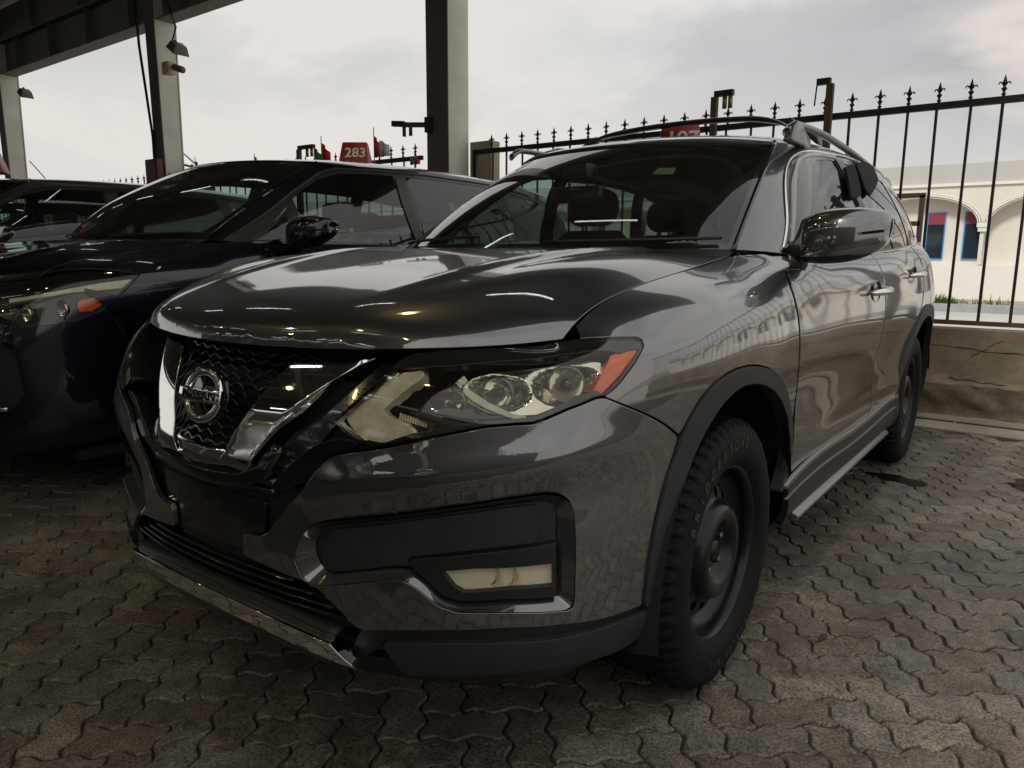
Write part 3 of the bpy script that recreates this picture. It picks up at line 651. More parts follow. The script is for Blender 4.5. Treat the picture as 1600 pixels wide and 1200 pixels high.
    # --- glossy black blades beside the grille and the deep centre
    blade = [(404, 777), (424, 752), (444, 728), (463, 712), (483, 698), (500, 689), (535, 685), (561, 695), (545, 704), (524, 708), (508, 717), (494, 731), (474, 757), (452, 764), (428, 772)]
    panel('grille_blade', s, spec(s, blade), 'black_gloss', A, off=-.012, rim=.03, both=True, rnd=1)
    bl2 = [(561, 694), (590, 699), (560, 707), (530, 711), (500, 735), (474, 766), (446, 795), (430, 815), (400, 838), (385, 825), (404, 780), (470, 760)]
    panel('bumper_inner', s, spec(s, bl2), 'black_plastic', A, off=-.035, rim=.01, both=True)
    cen = [s.xz(x, z) for x, z in ((-.36, .60), (-.27, .645), (-.18, .655), (0, .655), (.18, .655), (.27, .645), (.36, .60), (.22, .50), (.16, .445), (.42, .40), (.45, .355), (0, .36), (-.45, .355), (-.42, .40), (-.16, .445), (-.22, .50))]
    panel('lower_grille', s, cen, 'black_plastic', A, off=-.030, rim=.02, step=.03)
    panel('plate_recess', s, [s.xz(x, z) for x, z in ((-.19, .47), (.19, .47), (.21, .60), (-.21, .60))], 'black_gloss', A, off=-.016, rim=.014)
    for i, z in enumerate((.648, .628)):
        strip('grille_step', s, [s.xz(x, z) for x in np.linspace(-.24, .24, 15)], .009, 'black_gloss', A, off=-.008, th=.03)
    for i in range(4):
        z = .385+.018*i; hw = .44-.055*i; strip('intake_slat', s, [s.xz(x, z) for x in np.linspace(-hw, hw, 21)], .006, 'black_gloss', A, off=-.012, th=.03)
    # --- bright chin strip and lower lip
    chin = [(542, 1003), (500, 988), (447.5, 966.5), (395, 944), (350, 921), (312, 901), (268, 874), (235, 852), (217, 838), (208, 830), (199, 836), (208, 851), (221, 867), (249, 889), (300, 920), (360, 951), (418, 974), (465, 994), (509, 1011), (559, 1029), (552, 1017)]
    # the strip is symmetric: keep the near half of the trace and mirror it
    top = [(x, .333+.022*math.cos(x*3.0)+0) for x in np.linspace(-.47, .47, 33)]
    cz = lambda x, a: .352-.034*(abs(x)/.45)**2.2+a
    P = [s.xz(x, cz(x, .016)) for x in np.linspace(-.40, .40, 41)]+[s.xz(.425, cz(.42, -.006)), s.xz(.445, cz(.44, -.018))]+[s.xz(x, cz(x, -.020)) for x in np.linspace(.42, -.42, 41)]+[s.xz(-.445, cz(.44, -.018)), s.xz(-.425, cz(.42, -.006))]
    panel('chin_strip', s, P, 'chrome', A, off=.022, rim=.02, step=.016, gap=0)
    strip('chin_lip', s, [s.xz(x, cz(x, -.034)) for x in np.linspace(-.42, .42, 41)], .030, 'black_gloss', A, off=.014, th=.05)
    strip('chin_shelf', s, [s.xz(x, cz(x, .024)) for x in np.linspace(-.40, .40, 41)], .014, 'black_plastic', A, off=.004, th=.04)
    lw = spec(s, [(563, 984), (600, 990), (700, 989), (790, 986), (876, 981), (930, 974), (975, 962), (1004, 950), (1029, 944), (962, 974), (876, 998), (790, 1004), (700, 1005), (597, 1005), (575, 1030), (540, 1035)])
    panel('lip_shadow', s, lw, 'black_plastic', A, off=-.012, rim=.01, both=True, gap=0)  # black sheet where only shadow lies between bumper lip and valance

def suv_cabin(S, A):
    c, r = S.cabin, S.roof
    # tub, dash, headliner
    V = MB(); V.box((-.80, 1.35, .55), (.80, 4.35, .58)); V.build('cabin_floor', 'cabin_dark', A)
    for sg in (1, -1): MB().box((sg*.79-.01, 1.4, .55), (sg*.79+.01, 4.3, 1.10)).build('door_lining', 'cabin_dark', A)
    MB().box((-.79, 4.30, .55), (.79, 4.33, 1.12)).build('tail_lining', 'cabin_dark', A)
    d = nspline(np.array([(1.12, 1.115), (1.35, 1.118), (1.6, 1.10), (1.78, 1.06), (1.84, 1.0), (1.86, .85), (1.9, .6)], float), np.arange(7.), np.linspace(0, 6, 30)); VV = []; F = []
    for x in np.linspace(-.74, .74, 25):
        for y, z in d: VV.append((x, y+.20*abs(x)**2-(.0), z-.01*abs(x)-.04*max(0, (1.25+.25*abs(x)**2)-y)+.03*math.exp(-((x-.38)/.14)**2)*math.exp(-((y-1.72)/.09)**2)))
    for i in range(24):
        for j in range(29): F.append((i*30+j, i*30+j+1, i*30+31+j, i*30+30+j))
    mesh_obj('dashboard', VV, F, 'cabin_dark', A, True)
    panel('headliner', r, [(.03, .03), (.97, .03), (.97, .97), (.03, .97)], 'headliner', A, off=-.035, rim=0, step=.06)
    # seats
    def seat(x, y, w, rear=False):
        S_ = bpy.data.objects.new('seat', None); link(S_, A); S_.location = (x, y, 0)
        def cushion(name, pts, wid, m, t=None):
            P = nspline(np.array(pts, float), np.arange(float(len(pts))), np.linspace(0, len(pts)-1, 14)); V = []; F = []; n = 14
            for (py, pz, th, ww) in P:
                for k in range(n):
                    a = 2*math.pi*k/n; ca, sa = math.cos(a), math.sin(a); V.append((wid*ww*abs(ca)**.6*np.sign(ca), py+th*abs(sa)**.7*np.sign(sa)*1.0, pz))
            for i in range(13):
                for k in range(n): F.append((i*n+k, i*n+(k+1) % n, i*n+n+(k+1) % n, i*n+n+k))
            F += [tuple(range(n))[::-1], tuple(13*n+k for k in range(n))]
            return mesh_obj(name, V, F, m, S_, True)
        cushion('backrest', [(0, .62, .07, .9), (.04, .8, .075, 1), (.09, 1.0, .07, 1), (.13, 1.16, .055, .86), (.15, 1.24, .03, .55)], w/2, 'seat_cloth')
        cushion('headrest', [(.13, 1.26, .02, .3), (.135, 1.29, .05, .46), (.14, 1.35, .058, .52), (.145, 1.41, .045, .46), (.15, 1.435, .015, .3)], w/2, 'seat_cloth')
        for dx in (-.05, .05): MB().tube([(dx, .13, 1.20), (dx, .135, 1.30)], .007, 6).build('headrest_post', 'satin_chrome', S_, True)
        bevel(MB().box((-w/2, -.42, .70), (w/2, .05, .86)).build('seat_cushion', 'seat_cloth', S_), .05, 4)
        return S_
    seat(.38, 2.22, .52); seat(-.38, 2.22, .52); seat(.42, 3.15, .5); seat(0, 3.18, .4); seat(-.42, 3.15, .5)
    W = bpy.data.objects.new('steering_wheel', None); link(W, A); W.location = (.38, 1.92, 1.02); W.rotation_euler = (R(-66), 0, 0)
    V = []; F = []; n, m = 40, 8
    for k in range(n):
        a = 2*math.pi*k/n
        for j in range(m):
            b = 2*math.pi*j/m; rr = .185+.015*math.cos(b); V.append((rr*math.cos(a), rr*math.sin(a), .015*math.sin(b)))
    for k in range(n):
        for j in range(m): F.append((k*m+j, k*m+(j+1) % m, ((k+1) % n)*m+(j+1) % m, ((k+1) % n)*m+j))
    mesh_obj('wheel_rim', V, F, 'black_plastic', W, True); bevel(MB().box((-.18, -.025, -.02), (.18, .03, .0)).box((-.02, -.18, -.02), (.02, 0, 0)).build('spokes', 'black_plastic', W), .006, 2)
    # inner mirror with sensor box at the top of the screen
    p = c.P3(c.px(893, 268), -.09); bevel(MB().box((-.11, -.015, -.03), (.11, .015, .03)).build('inner_mirror', 'black_gloss', A, loc=tuple(p)), .012, 3)
    q = c.P3(c.px(905, 262), -.02); MB().box((-.05, -.04, -.02), (.05, .05, .03)).build('sensor_cover', 'black_plastic', A, loc=tuple(q))
    # sticker at the top of the screen, pale tube for the sun's reflection along the dash trim
    st = spec(c, [(1029, 257), (1057, 257), (1052, 267), (1019, 267)]); panel('screen_sticker', c, st, 'sticker', A, off=-.012, rim=0, gap=0)
    ar = [(962, 385), (985, 379), (1010, 370), (1040, 362), (1070, 358.5), (1095, 360), (1115, 366), (1132, 373), (1146, 381)]
    P = np.array([c.P3(c.px(*a), -.05) for a in ar]); P = nspline(P, np.arange(float(len(P))), np.linspace(0, len(P)-1, 60))
    MB().tube([p+np.array([0, 0, .0022*math.sin(i*1.9)]) for i, p in enumerate(P)], [.0035+.001*math.sin(i*1.3) for i in range(60)], 6).build('dash_glint', 'glint_white', A, True)

# ---------------------------------------------------------------- the grey sport utility vehicle
def curve_px(net, L, n=4):
    """Catmull-Rom through spec points, returned as uv list (open)"""
    P = np.array(spec(net, L)); out = []
    for i in range(len(P)-1):
        p0, p1, p2, p3 = P[max(i-1, 0)], P[i], P[i+1], P[min(i+2, len(P)-1)]
        for k in range(n):
            t = k/n; out.append(tuple(.5*((2*p1)+(-p0+p2)*t+(2*p0-5*p1+4*p2-p3)*t*t+(-p0+3*p1-3*p2+p3)*t**3)))
    out.append(tuple(P[-1])); return out
def wheel(parent_xyz, name, side, label_tyre=True, rot=0.0):
    """steel wheel with tyre; side=+1 faces +x"""
    x0, y0, z0 = parent_xyz; t = bpy.data.objects.new('wheel', None); t.empty_display_size = .1
    # tyre: lathe with lugs on the shoulder
    n = 300; prof = [(-.105, .222), (-.118, .24), (-.124, .275), (-.120, .315), (-.108, .342), (-.094, .354), (-.06, .3575), (0, .3585), (.06, .3575), (.094, .354), (.108, .342), (.118, .322), (.123, .30), (.1245, .285), (.124, .268), (.119, .248), (.108, .236), (.100, .226)]
    V = []; F = []; m = len(prof)
    for k in range(n):
        a = 2*math.pi*k/n; g = (k % 5) < 2
        for i, (px_, r) in enumerate(prof):
            rr = r; xx = px_
            if 4 <= i <= 10:
                if g and i in (4, 5, 9, 10): rr -= .009
                if i == 7: rr -= .006
                if (k+3) % 5 < 1 and i in (6, 8): rr -= .007
            if i in (10, 11) and ((k+2) % 10) < 4: xx += .0018
            V.append((side*xx, rr*math.cos(a+R(.4)*(i % 2)), rr*math.sin(a+R(.4)*(i % 2))))
    for k in range(n):
        for i in range(m-1):
            f = (k*m+i, k*m+i+1, ((k+1) % n)*m+i+1, ((k+1) % n)*m+i); F.append(f if side < 0 else f[::-1])
    ty = mesh_obj('tyre', V, F, 'rubber', t, True); ty.data.polygons.foreach_set('use_smooth', [not 3 <= (i % (m-1)) <= 9 for i in range(len(F))])
    # raised lettering on the sidewall
    def around(s, r, size, a0, step, flip=1):
        for i, ch in enumerate(s):
            if ch == ' ': continue
            me = text_mesh(ch, size, .0012); a = a0-i*step*flip
            # letter stands on the sidewall, baseline towards the hub; seen from outside (+x) y runs to the right
            M = Matrix.Translation((side*.1245, r*math.cos(a), r*math.sin(a))) @ Matrix(((0, 0, side, 0), (side, 0, 0, 0), (0, 1, 0, 0), (0, 0, 0, 1)))
            rotm = Matrix.Rotation(a-math.pi/2, 4, 'X') 
            M = Matrix.Translation((side*.1238, r*math.cos(a), r*math.sin(a))) @ rotm @ Matrix(((0, 0, side, 0), (side, 0, 0, 0), (0, 1, 0, 0), (0, 0, 0, 1)))
            me.transform(M); me.materials.clear(); me.materials.append(MATS['rubber_print']); o = bpy.data.objects.new('letter', me); link(o, t)
    if label_tyre:
        around('BRIDGESTONE', .292, .036, R(152), R(7.6), 1)
        around('DUELER H/L', .285, .026, R(-60), R(5.6), 1)
    # rim
    rp = [(.092, .2345), (.100, .234), (.103, .229), (.099, .224), (.090, .219), (.076, .2165), (.066, .2155), (.055, .208), (.046, .200), (.040, .1925), (.037, .186)]
    MB().lathe([(side*a, r) for a, r in rp], 96).build('rim', 'steel_wheel', t, True)
    # disc with oval vents: polar grid with openings left out
    rr = [.186, .180, .174, .166, .158, .150, .142, .135, .130, .126, .119, .108, .094, .082, .074, .066, .050, .036, .030]
    xx = [.037, .043, .050, .057, .061, .063, .064, .067, .074, .084, .096, .102, .101, .092, .078, .068, .064, .062, .050]
    nn = 180; V = []; F = []
    for k in range(nn):
        a = 2*math.pi*k/nn
        for r, x in zip(rr, xx): V.append((side*x, r*math.cos(a), r*math.sin(a)))
    mm = len(rr)
    for k in range(nn):
        a = (k+.5)*2*math.pi/nn; ph = (a*16/(2*math.pi)) % 1
        for i in range(mm-1):
            rc = (rr[i]+rr[i+1])/2
            hole = ((ph-.5)/.26)**2+((rc-.158)/.017)**2 < 1
            if hole: continue
            f = (k*mm+i, k*mm+i+1, ((k+1) % nn)*mm+i+1, ((k+1) % nn)*mm+i); F.append(f if side > 0 else f[::-1])
    d = mesh_obj('wheel_disc', V, F, 'steel_wheel', t, True); s = d.modifiers.new('thickness', 'SOLIDIFY'); s.thickness = .004; s.offset = 0
    hub = MB().lathe([(side*.05, .001), (side*.05, .030), (side*.078, .029), (side*.084, .024), (side*.085, .001)], 32).build('hub_cap', 'steel_wheel', t, True)
    for k in range(5):
        a = 2*math.pi*k/5+.5; c = (0, .056*math.cos(a), .056*math.sin(a))
        b = MB().lathe([(side*.060, .0105), (side*.078, .0105), (side*.081, .008), (side*.081, .0005)], 6, c=c).build('wheel_nut', 'dull_steel', t)
    MB().lathe([(side*.02, .001), (side*.02, .15), (side*.012, .15), (side*.012, .001)], 40).build('brake_disc', 'rotor', t, True)
    MB().lathe([(-side*.09, .001), (-side*.09, .215), (side*.03, .21), (side*.03, .20), (-side*.06, .20), (-side*.06, .001)], 40).build('barrel', 'black_void', t, True)
    link(t, None); t.location = (x0, y0, z0); t.rotation_euler = (rot, 0, 0)
    return t

def build_mirror(A, sg, pm, sh=(0, 0, 0)):
    prof = [(.852, 1.60, 1.172, .020, .030), (.855, 1.60, 1.174, .060, .060), (.868, 1.598, 1.176, .080, .076), (.90, 1.597, 1.178, .092, .084), (.94, 1.597, 1.180, .098, .087), (.985, 1.602, 1.183, .096, .085), (1.025, 1.612, 1.188, .086, .077), (1.058, 1.625, 1.195, .070, .064), (1.078, 1.638, 1.203, .050, .050), (1.086, 1.65, 1.207, .022, .028)]
    P = np.array(prof); tt = np.linspace(0, len(prof)-1, 40); P = nspline(P, np.arange(float(len(prof))), tt); V = []; F = []; n = 36
    for x, y, z, dy, hz_ in P:
        for k in range(n):
            a = 2*math.pi*k/n; ca, sa = math.cos(a), math.sin(a); f = abs(ca)**.62*np.sign(ca); g = abs(sa)**.62*np.sign(sa)
            V.append((sg*x, y-.02+(-f*dy*.9 if f > 0 else -f*.05), z+g*hz_*(1.0 if g > 0 else .86)-.012*(f if f > 0 else 0)))
    for i in range(len(P)-1):
        for k in range(n):
            q_ = (i*n+k, i*n+(k+1) % n, (i+1)*n+(k+1) % n, (i+1)*n+k); F.append(q_ if sg < 0 else q_[::-1])
    F.append(tuple(range(n))); F.append(tuple((len(P)-1)*n+k for k in range(n)))
    V = np.array(V); V[:, 2] += .010*(V[:, 0]*sg-.98)
    cap = mesh_obj('mirror', V, F, pm, A, True)
    # lower half of the shell is bare plastic: a separate skirt just proud of the shell
    Vs = V.copy(); zc = 1.118+.05*(np.abs(V[:, 0])-.9); cen = np.array([sg*.98, 1.6, 1.17]); Vs = cen+(Vs-cen)*1.012
    F2 = [f for f in F if len(f) == 4 and all(Vs[i][2] < zc[i]+.006 for i in f)]; mesh_obj('mirror_skirt', Vs, F2, 'black_plastic', cap, True)
    # indicator groove with ribs
    pts = []
    MBx = MB()
    for i in range(26):
        t = i/25; x = .955+.125*t; z = 1.178+.018*t; yy = 1.5035+.05*t**2.2
        MBx.box((sg*x-.0016, yy-.004, z-.004), (sg*x+.0016, yy+.02, z+.004))
    MBx.build('turn_signal', 'lamp_black', cap)
    foot = MB().add([(sg*x, y, z) for x, y, z in ((.80, 1.58, 1.125), (.80, 1.70, 1.13), (.80, 1.70, 1.165), (.80, 1.58, 1.16), (.90, 1.575, 1.112), (.90, 1.65, 1.112), (.90, 1.65, 1.145), (.90, 1.575, 1.145))], [(0, 1, 2, 3), (7, 6, 5, 4), (0, 4, 5, 1), (1, 5, 6, 2), (2, 6, 7, 3), (3, 7, 4, 0)]).build('mirror_foot', 'black_plastic', cap)
    bevel(foot, .006, 2)
    cap.location = (sg*sh[0], sh[1], sh[2])
    return cap

def build_suv():
    S = make_shape(); s, h, c, r = S.side, S.hood, S.cabin, S.roof
    T = empty('grey_suv', (0, 2.3, 0), 'dark grey sport utility vehicle with black steel wheels and chrome V grille, nearest the camera', 'car')
    T.location = (0, 0, 0)
    A = T
    C = lambda k, v: ('c', k, v)
    # --- nose backing (black structure behind every opening)
    u0, u1 = s.U(-7.6), s.U(7.6)
    panel('nose_structure', s, [(u0, .0), (u1, .0), (u1, s.V(8.6)), (u0, s.V(8.6))], 'black_void', A, off=-.085, rim=.0, step=.05)
    # --- bumper corner
    arch_out = [(1064, 684), (1039, 752), (1022, 820), (1012, 880), (1004, 946)]
    bump = [(545, 708), (590, 702), (640, 693), (700, 680), (760, 668), (810, 664), (834, 663), (850, 657), (886, 641), (929, 624), (945, 621), (1004, 646), (1060, 682)]
    bump += [(1045, 735), (1026, 800), (1014, 870), (1004, 946), (962, 962), (925, 971), (876, 977), (790, 982), (700, 986), (653, 986), (566, 985), (556, 980), (525, 950), (497, 922), (479, 911), (440, 896), (379, 868)]
    bump += [(379, 832), (391, 836), (405, 838), (418, 832), (430, 815), (447, 792), (474, 764), (493, 735), (508, 720), (524, 711)]
    rec_o = [(466, 846), (482, 824), (504, 816), (560, 812), (619, 806), (700, 795), (790, 781), (852, 773), (878, 775), (893, 786), (899, 806), (899, 870), (897, 940), (893, 953), (870, 955), (790, 957), (715, 957), (684, 947), (655, 922), (632, 908), (604, 906), (560, 911), (486, 916), (470, 900), (458, 872)]
    rec_i = [(480, 850), (492, 834), (508, 829), (560, 824), (619, 819), (700, 808), (790, 796), (846, 790), (866, 791), (876, 798), (879, 812), (879, 870), (878, 930), (876, 941), (860, 942), (790, 945), (716, 948), (688, 939), (662, 914), (640, 898), (606, 895), (560, 899), (500, 904), (488, 892), (478, 868)]
    def crease(P, q):
        # soft shoulder that runs across the bumper below the lamp and pinch above the fog recess
        z = P[:, 2]; x = np.abs(P[:, 0]); zl = .655+.10*np.clip((x-.35)/.5, 0, 1)
        f = np.exp(-((z-zl)/.035)**2)*.009; g = -np.exp(-((z-(zl-.085))/.05)**2)*.012
        w_ = np.clip((x-.25)/.2, 0, 1)*np.clip((.90-x)/.1, 0, 1); return (f+g)*w_
    panel('bumper', s, spec(s, bump), 'paint_grey', A, holes=[spec(s, rec_o)], both=True, fn=crease, step=.014, rnd=1)
    # recess: sloped walls, floor, plate and lamp bezel
    n = 120; uo = resample([s.to_m(*p) for p in spec(s, rec_o)], n); ui = resample([s.to_m(*p) for p in spec(s, rec_i)], n)
    n = 360; uo = smooth_loop(resample(uo, n), 12); ud = smooth_loop(resample(ui, 1600), 30); ui = smooth_loop(np.array([ud[np.argmin(((ud-p)**2).sum(1))] for p in uo]), 10)
    LO = np.array([s.P3(s.to_p(*p), -.002) for p in uo]); LI = np.array([s.P3(s.to_p(*p), -.028) for p in ui])
    loft3('recess_wall', LO, LI, 'paint_grey', A, both=True)
    panel('recess_floor', s, spec(s, rec_i), 'grey_plastic', A, off=-.032, gap=0, rim=0, both=True)  # body paint in shadow, given a dark plastic colour
    panel('cover_plate', s, spec(s, [(500, 838), (515, 832), (619, 822), (700, 811), (790, 799), (845, 793), (846, 850), (839, 857), (756, 866), (690, 874), (634, 879), (626, 884), (640, 893), (606, 893), (520, 902), (492, 898), (488, 862)]), 'grey_plastic', A, off=-.024, rim=.008, both=True, rnd=1)  # painted plate, its recess shade likewise put into the dark colour
    fb = [(632, 884), (640, 878), (700, 874), (756, 868), (840, 858), (874, 851), (875, 938), (860, 940), (790, 943), (716, 946), (688, 937), (662, 912), (645, 898)]
    fl = [(689, 899), (740, 895), (868, 886), (868, 919), (800, 924), (722, 930), (708, 922)]
    panel('lamp_bezel', s, spec(s, fb), 'black_plastic', A, off=-.014, rim=.018, holes=[spec(s, fl)], both=True)
    panel('fog_lamp_reflector', s, spec(s, fl), 'fog_bowl', A, off=-.028, gap=-.002, rim=0, both=True)
    panel('fog_lamp_lens', s, spec(s, fl), 'lens_glass', A, off=-.020, gap=.001, rim=0, both=True)
    for xx in (770, 800):
        p = s.P3(s.px(xx, 905), -.036); 
        for sg in (1, -1):
            MB().lathe([(0, .024), (.004, .020), (.008, .001)], 24, 'y', c=(p[0]*sg, p[1]-.01, p[2])).build('fog_lamp_bowl', 'reflector', A, True)
    # --- valance under the bumper
    val = [(595, 1003), (700, 1003), (790, 1002), (876, 996), (930, 983), (962, 972), (1029, 944), (1026, 960), (1005, 990), (960, 1018), (900, 1036), (840, 1046), (780, 1052), (700, 1056), (640, 1054), (625, 1046), (610, 1025)]
    panel('valance', s, spec(s, val), 'grey_plastic', A, off=.004, both=True, rim=.03, rnd=1)
    panel('valance_backing', s, spec(s, [C(1.6, .6), C(3, .9), C(5, 1.4), C(6.3, 1.6), C(6.3, .4), C(5, .02), C(3, .02), C(1.6, .02)]), 'black_plastic', A, off=-.02, both=True, rim=.02)
    # --- fender
    fen = [(943, 620)]+[(1004, 644), (1061, 680), (1095, 622), (1115, 600), (1134, 584), (1150, 576), (1168, 571), (1185, 571), (1201, 575), (1215, 585), (1226, 599), (1233, 624), (1237, 660), (1237, 700), (1230, 735), (1221, 763)]
    fen += [(1235, 690), (1243, 620), (1248, 567), (1249, 530), (1243, 480), (1234, 448), (1226, 423), C(11.9, 9.0), C(11.72, 9.6), C(11.6, 10), C(11, 10), C(10.5, 10), C(10, 10), C(9.5, 10), C(9, 10), C(8.5, 10), C(8, 10), C(7.5, 10), C(7, 10), C(6.5, 10), C(6, 10), C(5.75, 10)]
    fen += [(905, 529), (940, 527), (975, 526), (995, 526), (1003, 530), (1006, 540), (999, 556), (990, 571), (973, 594), (958, 610)]
    panel('fender', s, spec(s, fen), 'paint_grey', A, both=True, step=.016)
    # --- doors and quarter
    d1 = [('yz', 1.50, .44), (1226, 735), (1240, 700), (1246, 640), (1250, 567), (1251, 530), (1246, 480), (1237, 448), (1229, 423), C(12.0, 9.0), C(12.0, 9.6), C(12.05, 10), C(12.6, 10), C(13, 10), C(13.6, 10), C(14, 10), C(14.5, 10), ('uv', s.yz(2.58, .9)[0], 1.0), ('yz', 2.585, 1.06), ('yz', 2.58, .95), ('yz', 2.565, .7), ('yz', 2.565, .44), ('yz', 2.1, .438)]
    def bodyline(P, q):
        z = P[:, 2]; y = P[:, 1]; zl = .985+.03*(y-1.5); t = np.clip((y-1.5)/.5, 0, 1)
        f = np.exp(-((z-zl)/.022)**2)*.006; lo = .60; g = np.exp(-((z-.50)/.05)**2)*.012; return f*t*.8+g*np.clip((y-1.6)/.3, 0, 1)-np.exp(-((z-.68)/.09)**2)*.006
    panel('front_door', s, spec(s, d1), 'paint_grey', A, both=True, fn=bodyline)
    ar = [(3.655+.50*math.cos(a), .37+.50*math.sin(a)) for a in np.linspace(R(172), R(122), 8)]
    d2 = [('yz', 2.575, .44), ('yz', 2.575, .7), ('yz', 2.59, .95), ('yz', 2.595, 1.06), ('uv', s.yz(2.59, .9)[0], 1.0), C(16, 10), C(17, 10), ('uv', s.yz(3.62, 1.0)[0], 1.0), ('yz', 3.60, 1.06), ('yz', 3.55, .97), ('yz', 3.43, .83)]+[('yz', y, z) for y, z in ar[::-1]]+[('yz', 3.13, .44)]
    panel('rear_door', s, spec(s, d2), 'paint_grey', A, both=True, fn=bodyline)
    ar2 = [(3.655+.50*math.cos(a), .37+.50*math.sin(a)) for a in np.linspace(R(112), R(2), 18)]
    q = [('yz', 3.45, .835), ('yz', 3.57, .97), ('yz', 3.62, 1.06), ('uv', s.yz(3.64, 1.0)[0], 1.0), C(19, 10), C(20, 10), C(21, 10), C(22, 10), C(23, 10), C(24, 10), C(24, .3), C(22, .3), C(21, .5), C(20.2, .8)]+[('yz', y, z) for y, z in ar2[::-1]]
    panel('quarter_panel', s, spec(s, q), 'paint_grey', A, both=True, gap=.002)
    # --- wheel arch cladding and liners
    inn = [(1020, 946), (1029, 880), (1042, 820), (1061, 765), (1081, 710), (1095, 680), (1110, 654), (1126, 630), (1144, 612), (1160, 602), (1177, 599), (1192, 601), (1207, 610), (1219, 627), (1228, 652), (1232, 690), (1228, 730), (1216, 770)]
    out = [(1004, 948), (1012, 880), (1024, 815), (1041, 748), (1064, 686), (1080, 650), (1097, 622), (1115, 600), (1134, 586), (1150, 578), (1168, 573), (1185, 573), (1201, 577), (1215, 587), (1224, 601), (1231, 625), (1236, 660), (1236, 700), (1230, 735), (1221, 765)]
    panel('arch_cladding', s, spec(s, out+inn[::-1]), 'grey_plastic', A, off=.007, rim=.035, both=True, gap=.001, rnd=1)
    ro = [('yz', 3.655+.505*math.cos(a), .37+.505*math.sin(a)) for a in np.linspace(R(188), R(-8), 34)]
    ri = [('yz', 3.655+.452*math.cos(a), .36+.452*math.sin(a)) for a in np.linspace(R(188), R(-8), 34)]
    panel('arch_cladding', s, spec(s, ro+ri[::-1]), 'grey_plastic', A, off=.008, rim=.035, both=True, gap=.001)
    for yc in (.95, 3.655):
        for sg in (1, -1):
            V = []; F = []; aa = np.linspace(R(14), R(190), 40)
            for a in aa:
                for x, rr in ((.915, .455), (.86, .475), (.55, .47)): V.append((x*sg, yc+rr*math.cos(a), .36+rr*math.sin(a)))
            for i in range(39):
                for k in range(2): F.append((i*3+k, i*3+3+k, i*3+4+k, i*3+1+k))
            mesh_obj('wheel_liner', V, F, 'black_void', A, True)
            MB().box((.50*sg, yc-.40, .40), (.54*sg, yc+.40, .80)).build('wheel_housing', 'black_void', A)
    MB().box((-.84, .55, .24), (.84, 4.4, .27)).build('underbody', 'black_void', A)
    # --- sill cladding with bright insert and running board
    panel('sill_cladding', s, spec(s, [('yz', 1.42, .435), ('yz', 2.3, .435), ('yz', 3.15, .435), ('yz', 3.17, .30), ('yz', 2.3, .29), ('yz', 1.42, .29)]), 'black_plastic', A, off=.006, rim=.02, both=True)
    strip('sill_trim', s, spec(s, [('yz', 1.36, .438), ('yz', 2.2, .438), ('yz', 3.17, .444)]), .017, 'satin_chrome', A, off=.017, th=.014, both=True)
    strip('sill_bead', s, spec(s, [('yz', 1.38, .392), ('yz', 2.2, .390), ('yz', 3.13, .395)]), .007, 'satin_chrome', A, off=.012, th=.01, both=True)
    for sg in (1, -1):
        b = MB().add([(sg*x, y, z) for y in (1.50, 2.95) for x, z in ((.86, .325), (.912, .312), (.920, .302), (.908, .285), (.86, .285))], [(0, 1, 2, 3, 4), (9, 8, 7, 6, 5)]+[(i, i+5, (i+1) % 5+5, (i+1) % 5) for i in range(5)])
        bevel(b.build('side_step', 'satin_chrome', A), .006, 3)
    # --- hood
    def hood_ridge(P, q):
        x = np.abs(P[:, 0]); y = P[:, 1]; xl = .34+.16*np.clip((y-.25)/.8, 0, 1)
        return .008*np.exp(-((x-xl)/.03)**2)*np.clip((y-.22)/.3, 0, 1)-.004*np.exp(-((x-xl-.07)/.05)**2)*np.clip((y-.22)/.3, 0, 1)
    e = .0015; hd = [(e, e), (.25, e), (.5, e), (.75, e), (1-e, e), (1-e, .35), (1-e, .7), (1-e, 1-e), (.75, 1-e), (.5, 1-e), (.25, 1-e), (e, 1-e), (e, .7), (e, .35)]
    panel('hood', h, hd, 'paint_grey', A, step=.016, rim=.028, fn=hood_ridge, gap=.002)
    panel('hood_seal', h, [(0, 0), (1, 0), (1, 1), (0, 1)], 'black_void', A, off=-.03, rim=0, step=.05, gap=0)
    # --- cowl, windshield, pillars
    def cu(k): return c.U(k)
    wv = .955
    hdr = [(cu(k), .955+.01*(abs(k)/3.05)**3) for k in np.linspace(-3.05, 3.05, 25)]
    loft_w = [(cu(-3.05), 0), (cu(3.05), 0), (cu(3.05), wv), (cu(3.0), wv+.02), (cu(-3.0), wv+.02), (cu(-3.05), wv)]
    panel('windshield', c, loft_w, 'windshield_glass', A, off=-.004, rim=0, step=.04, gap=0)
    # frit band round the screen
    fr_o = [(cu(-3.03), .0), (cu(3.03), .0), (cu(3.03), wv+.015), (cu(-3.03), wv+.015)]
    fr_i = [(cu(-2.92), .05), (cu(2.92), .05), (cu(2.86), wv-.055), (cu(0), wv-.04), (cu(-2.86), wv-.055)]
    panel('screen_border', c, fr_o, 'black_gloss', A, off=-.006, rim=0, holes=[fr_i], gap=0, step=.04)
    for sg in (1, -1):
        strip('screen_moulding', c, [(cu(3.1*sg), v) for v in np.linspace(0, .97, 12)], .016, 'black_gloss', A, off=.006)
    panel('roof_header', c, hdr+[(cu(3.05), .999), (0.5, .999), (cu(-3.05), .999)], 'paint_grey', A, off=.001, rim=.006, gap=0, step=.02)
    strip('roof_seal', c, [(u_, v_-.012) for u_, v_ in hdr], .012, 'seal', A, off=.003)
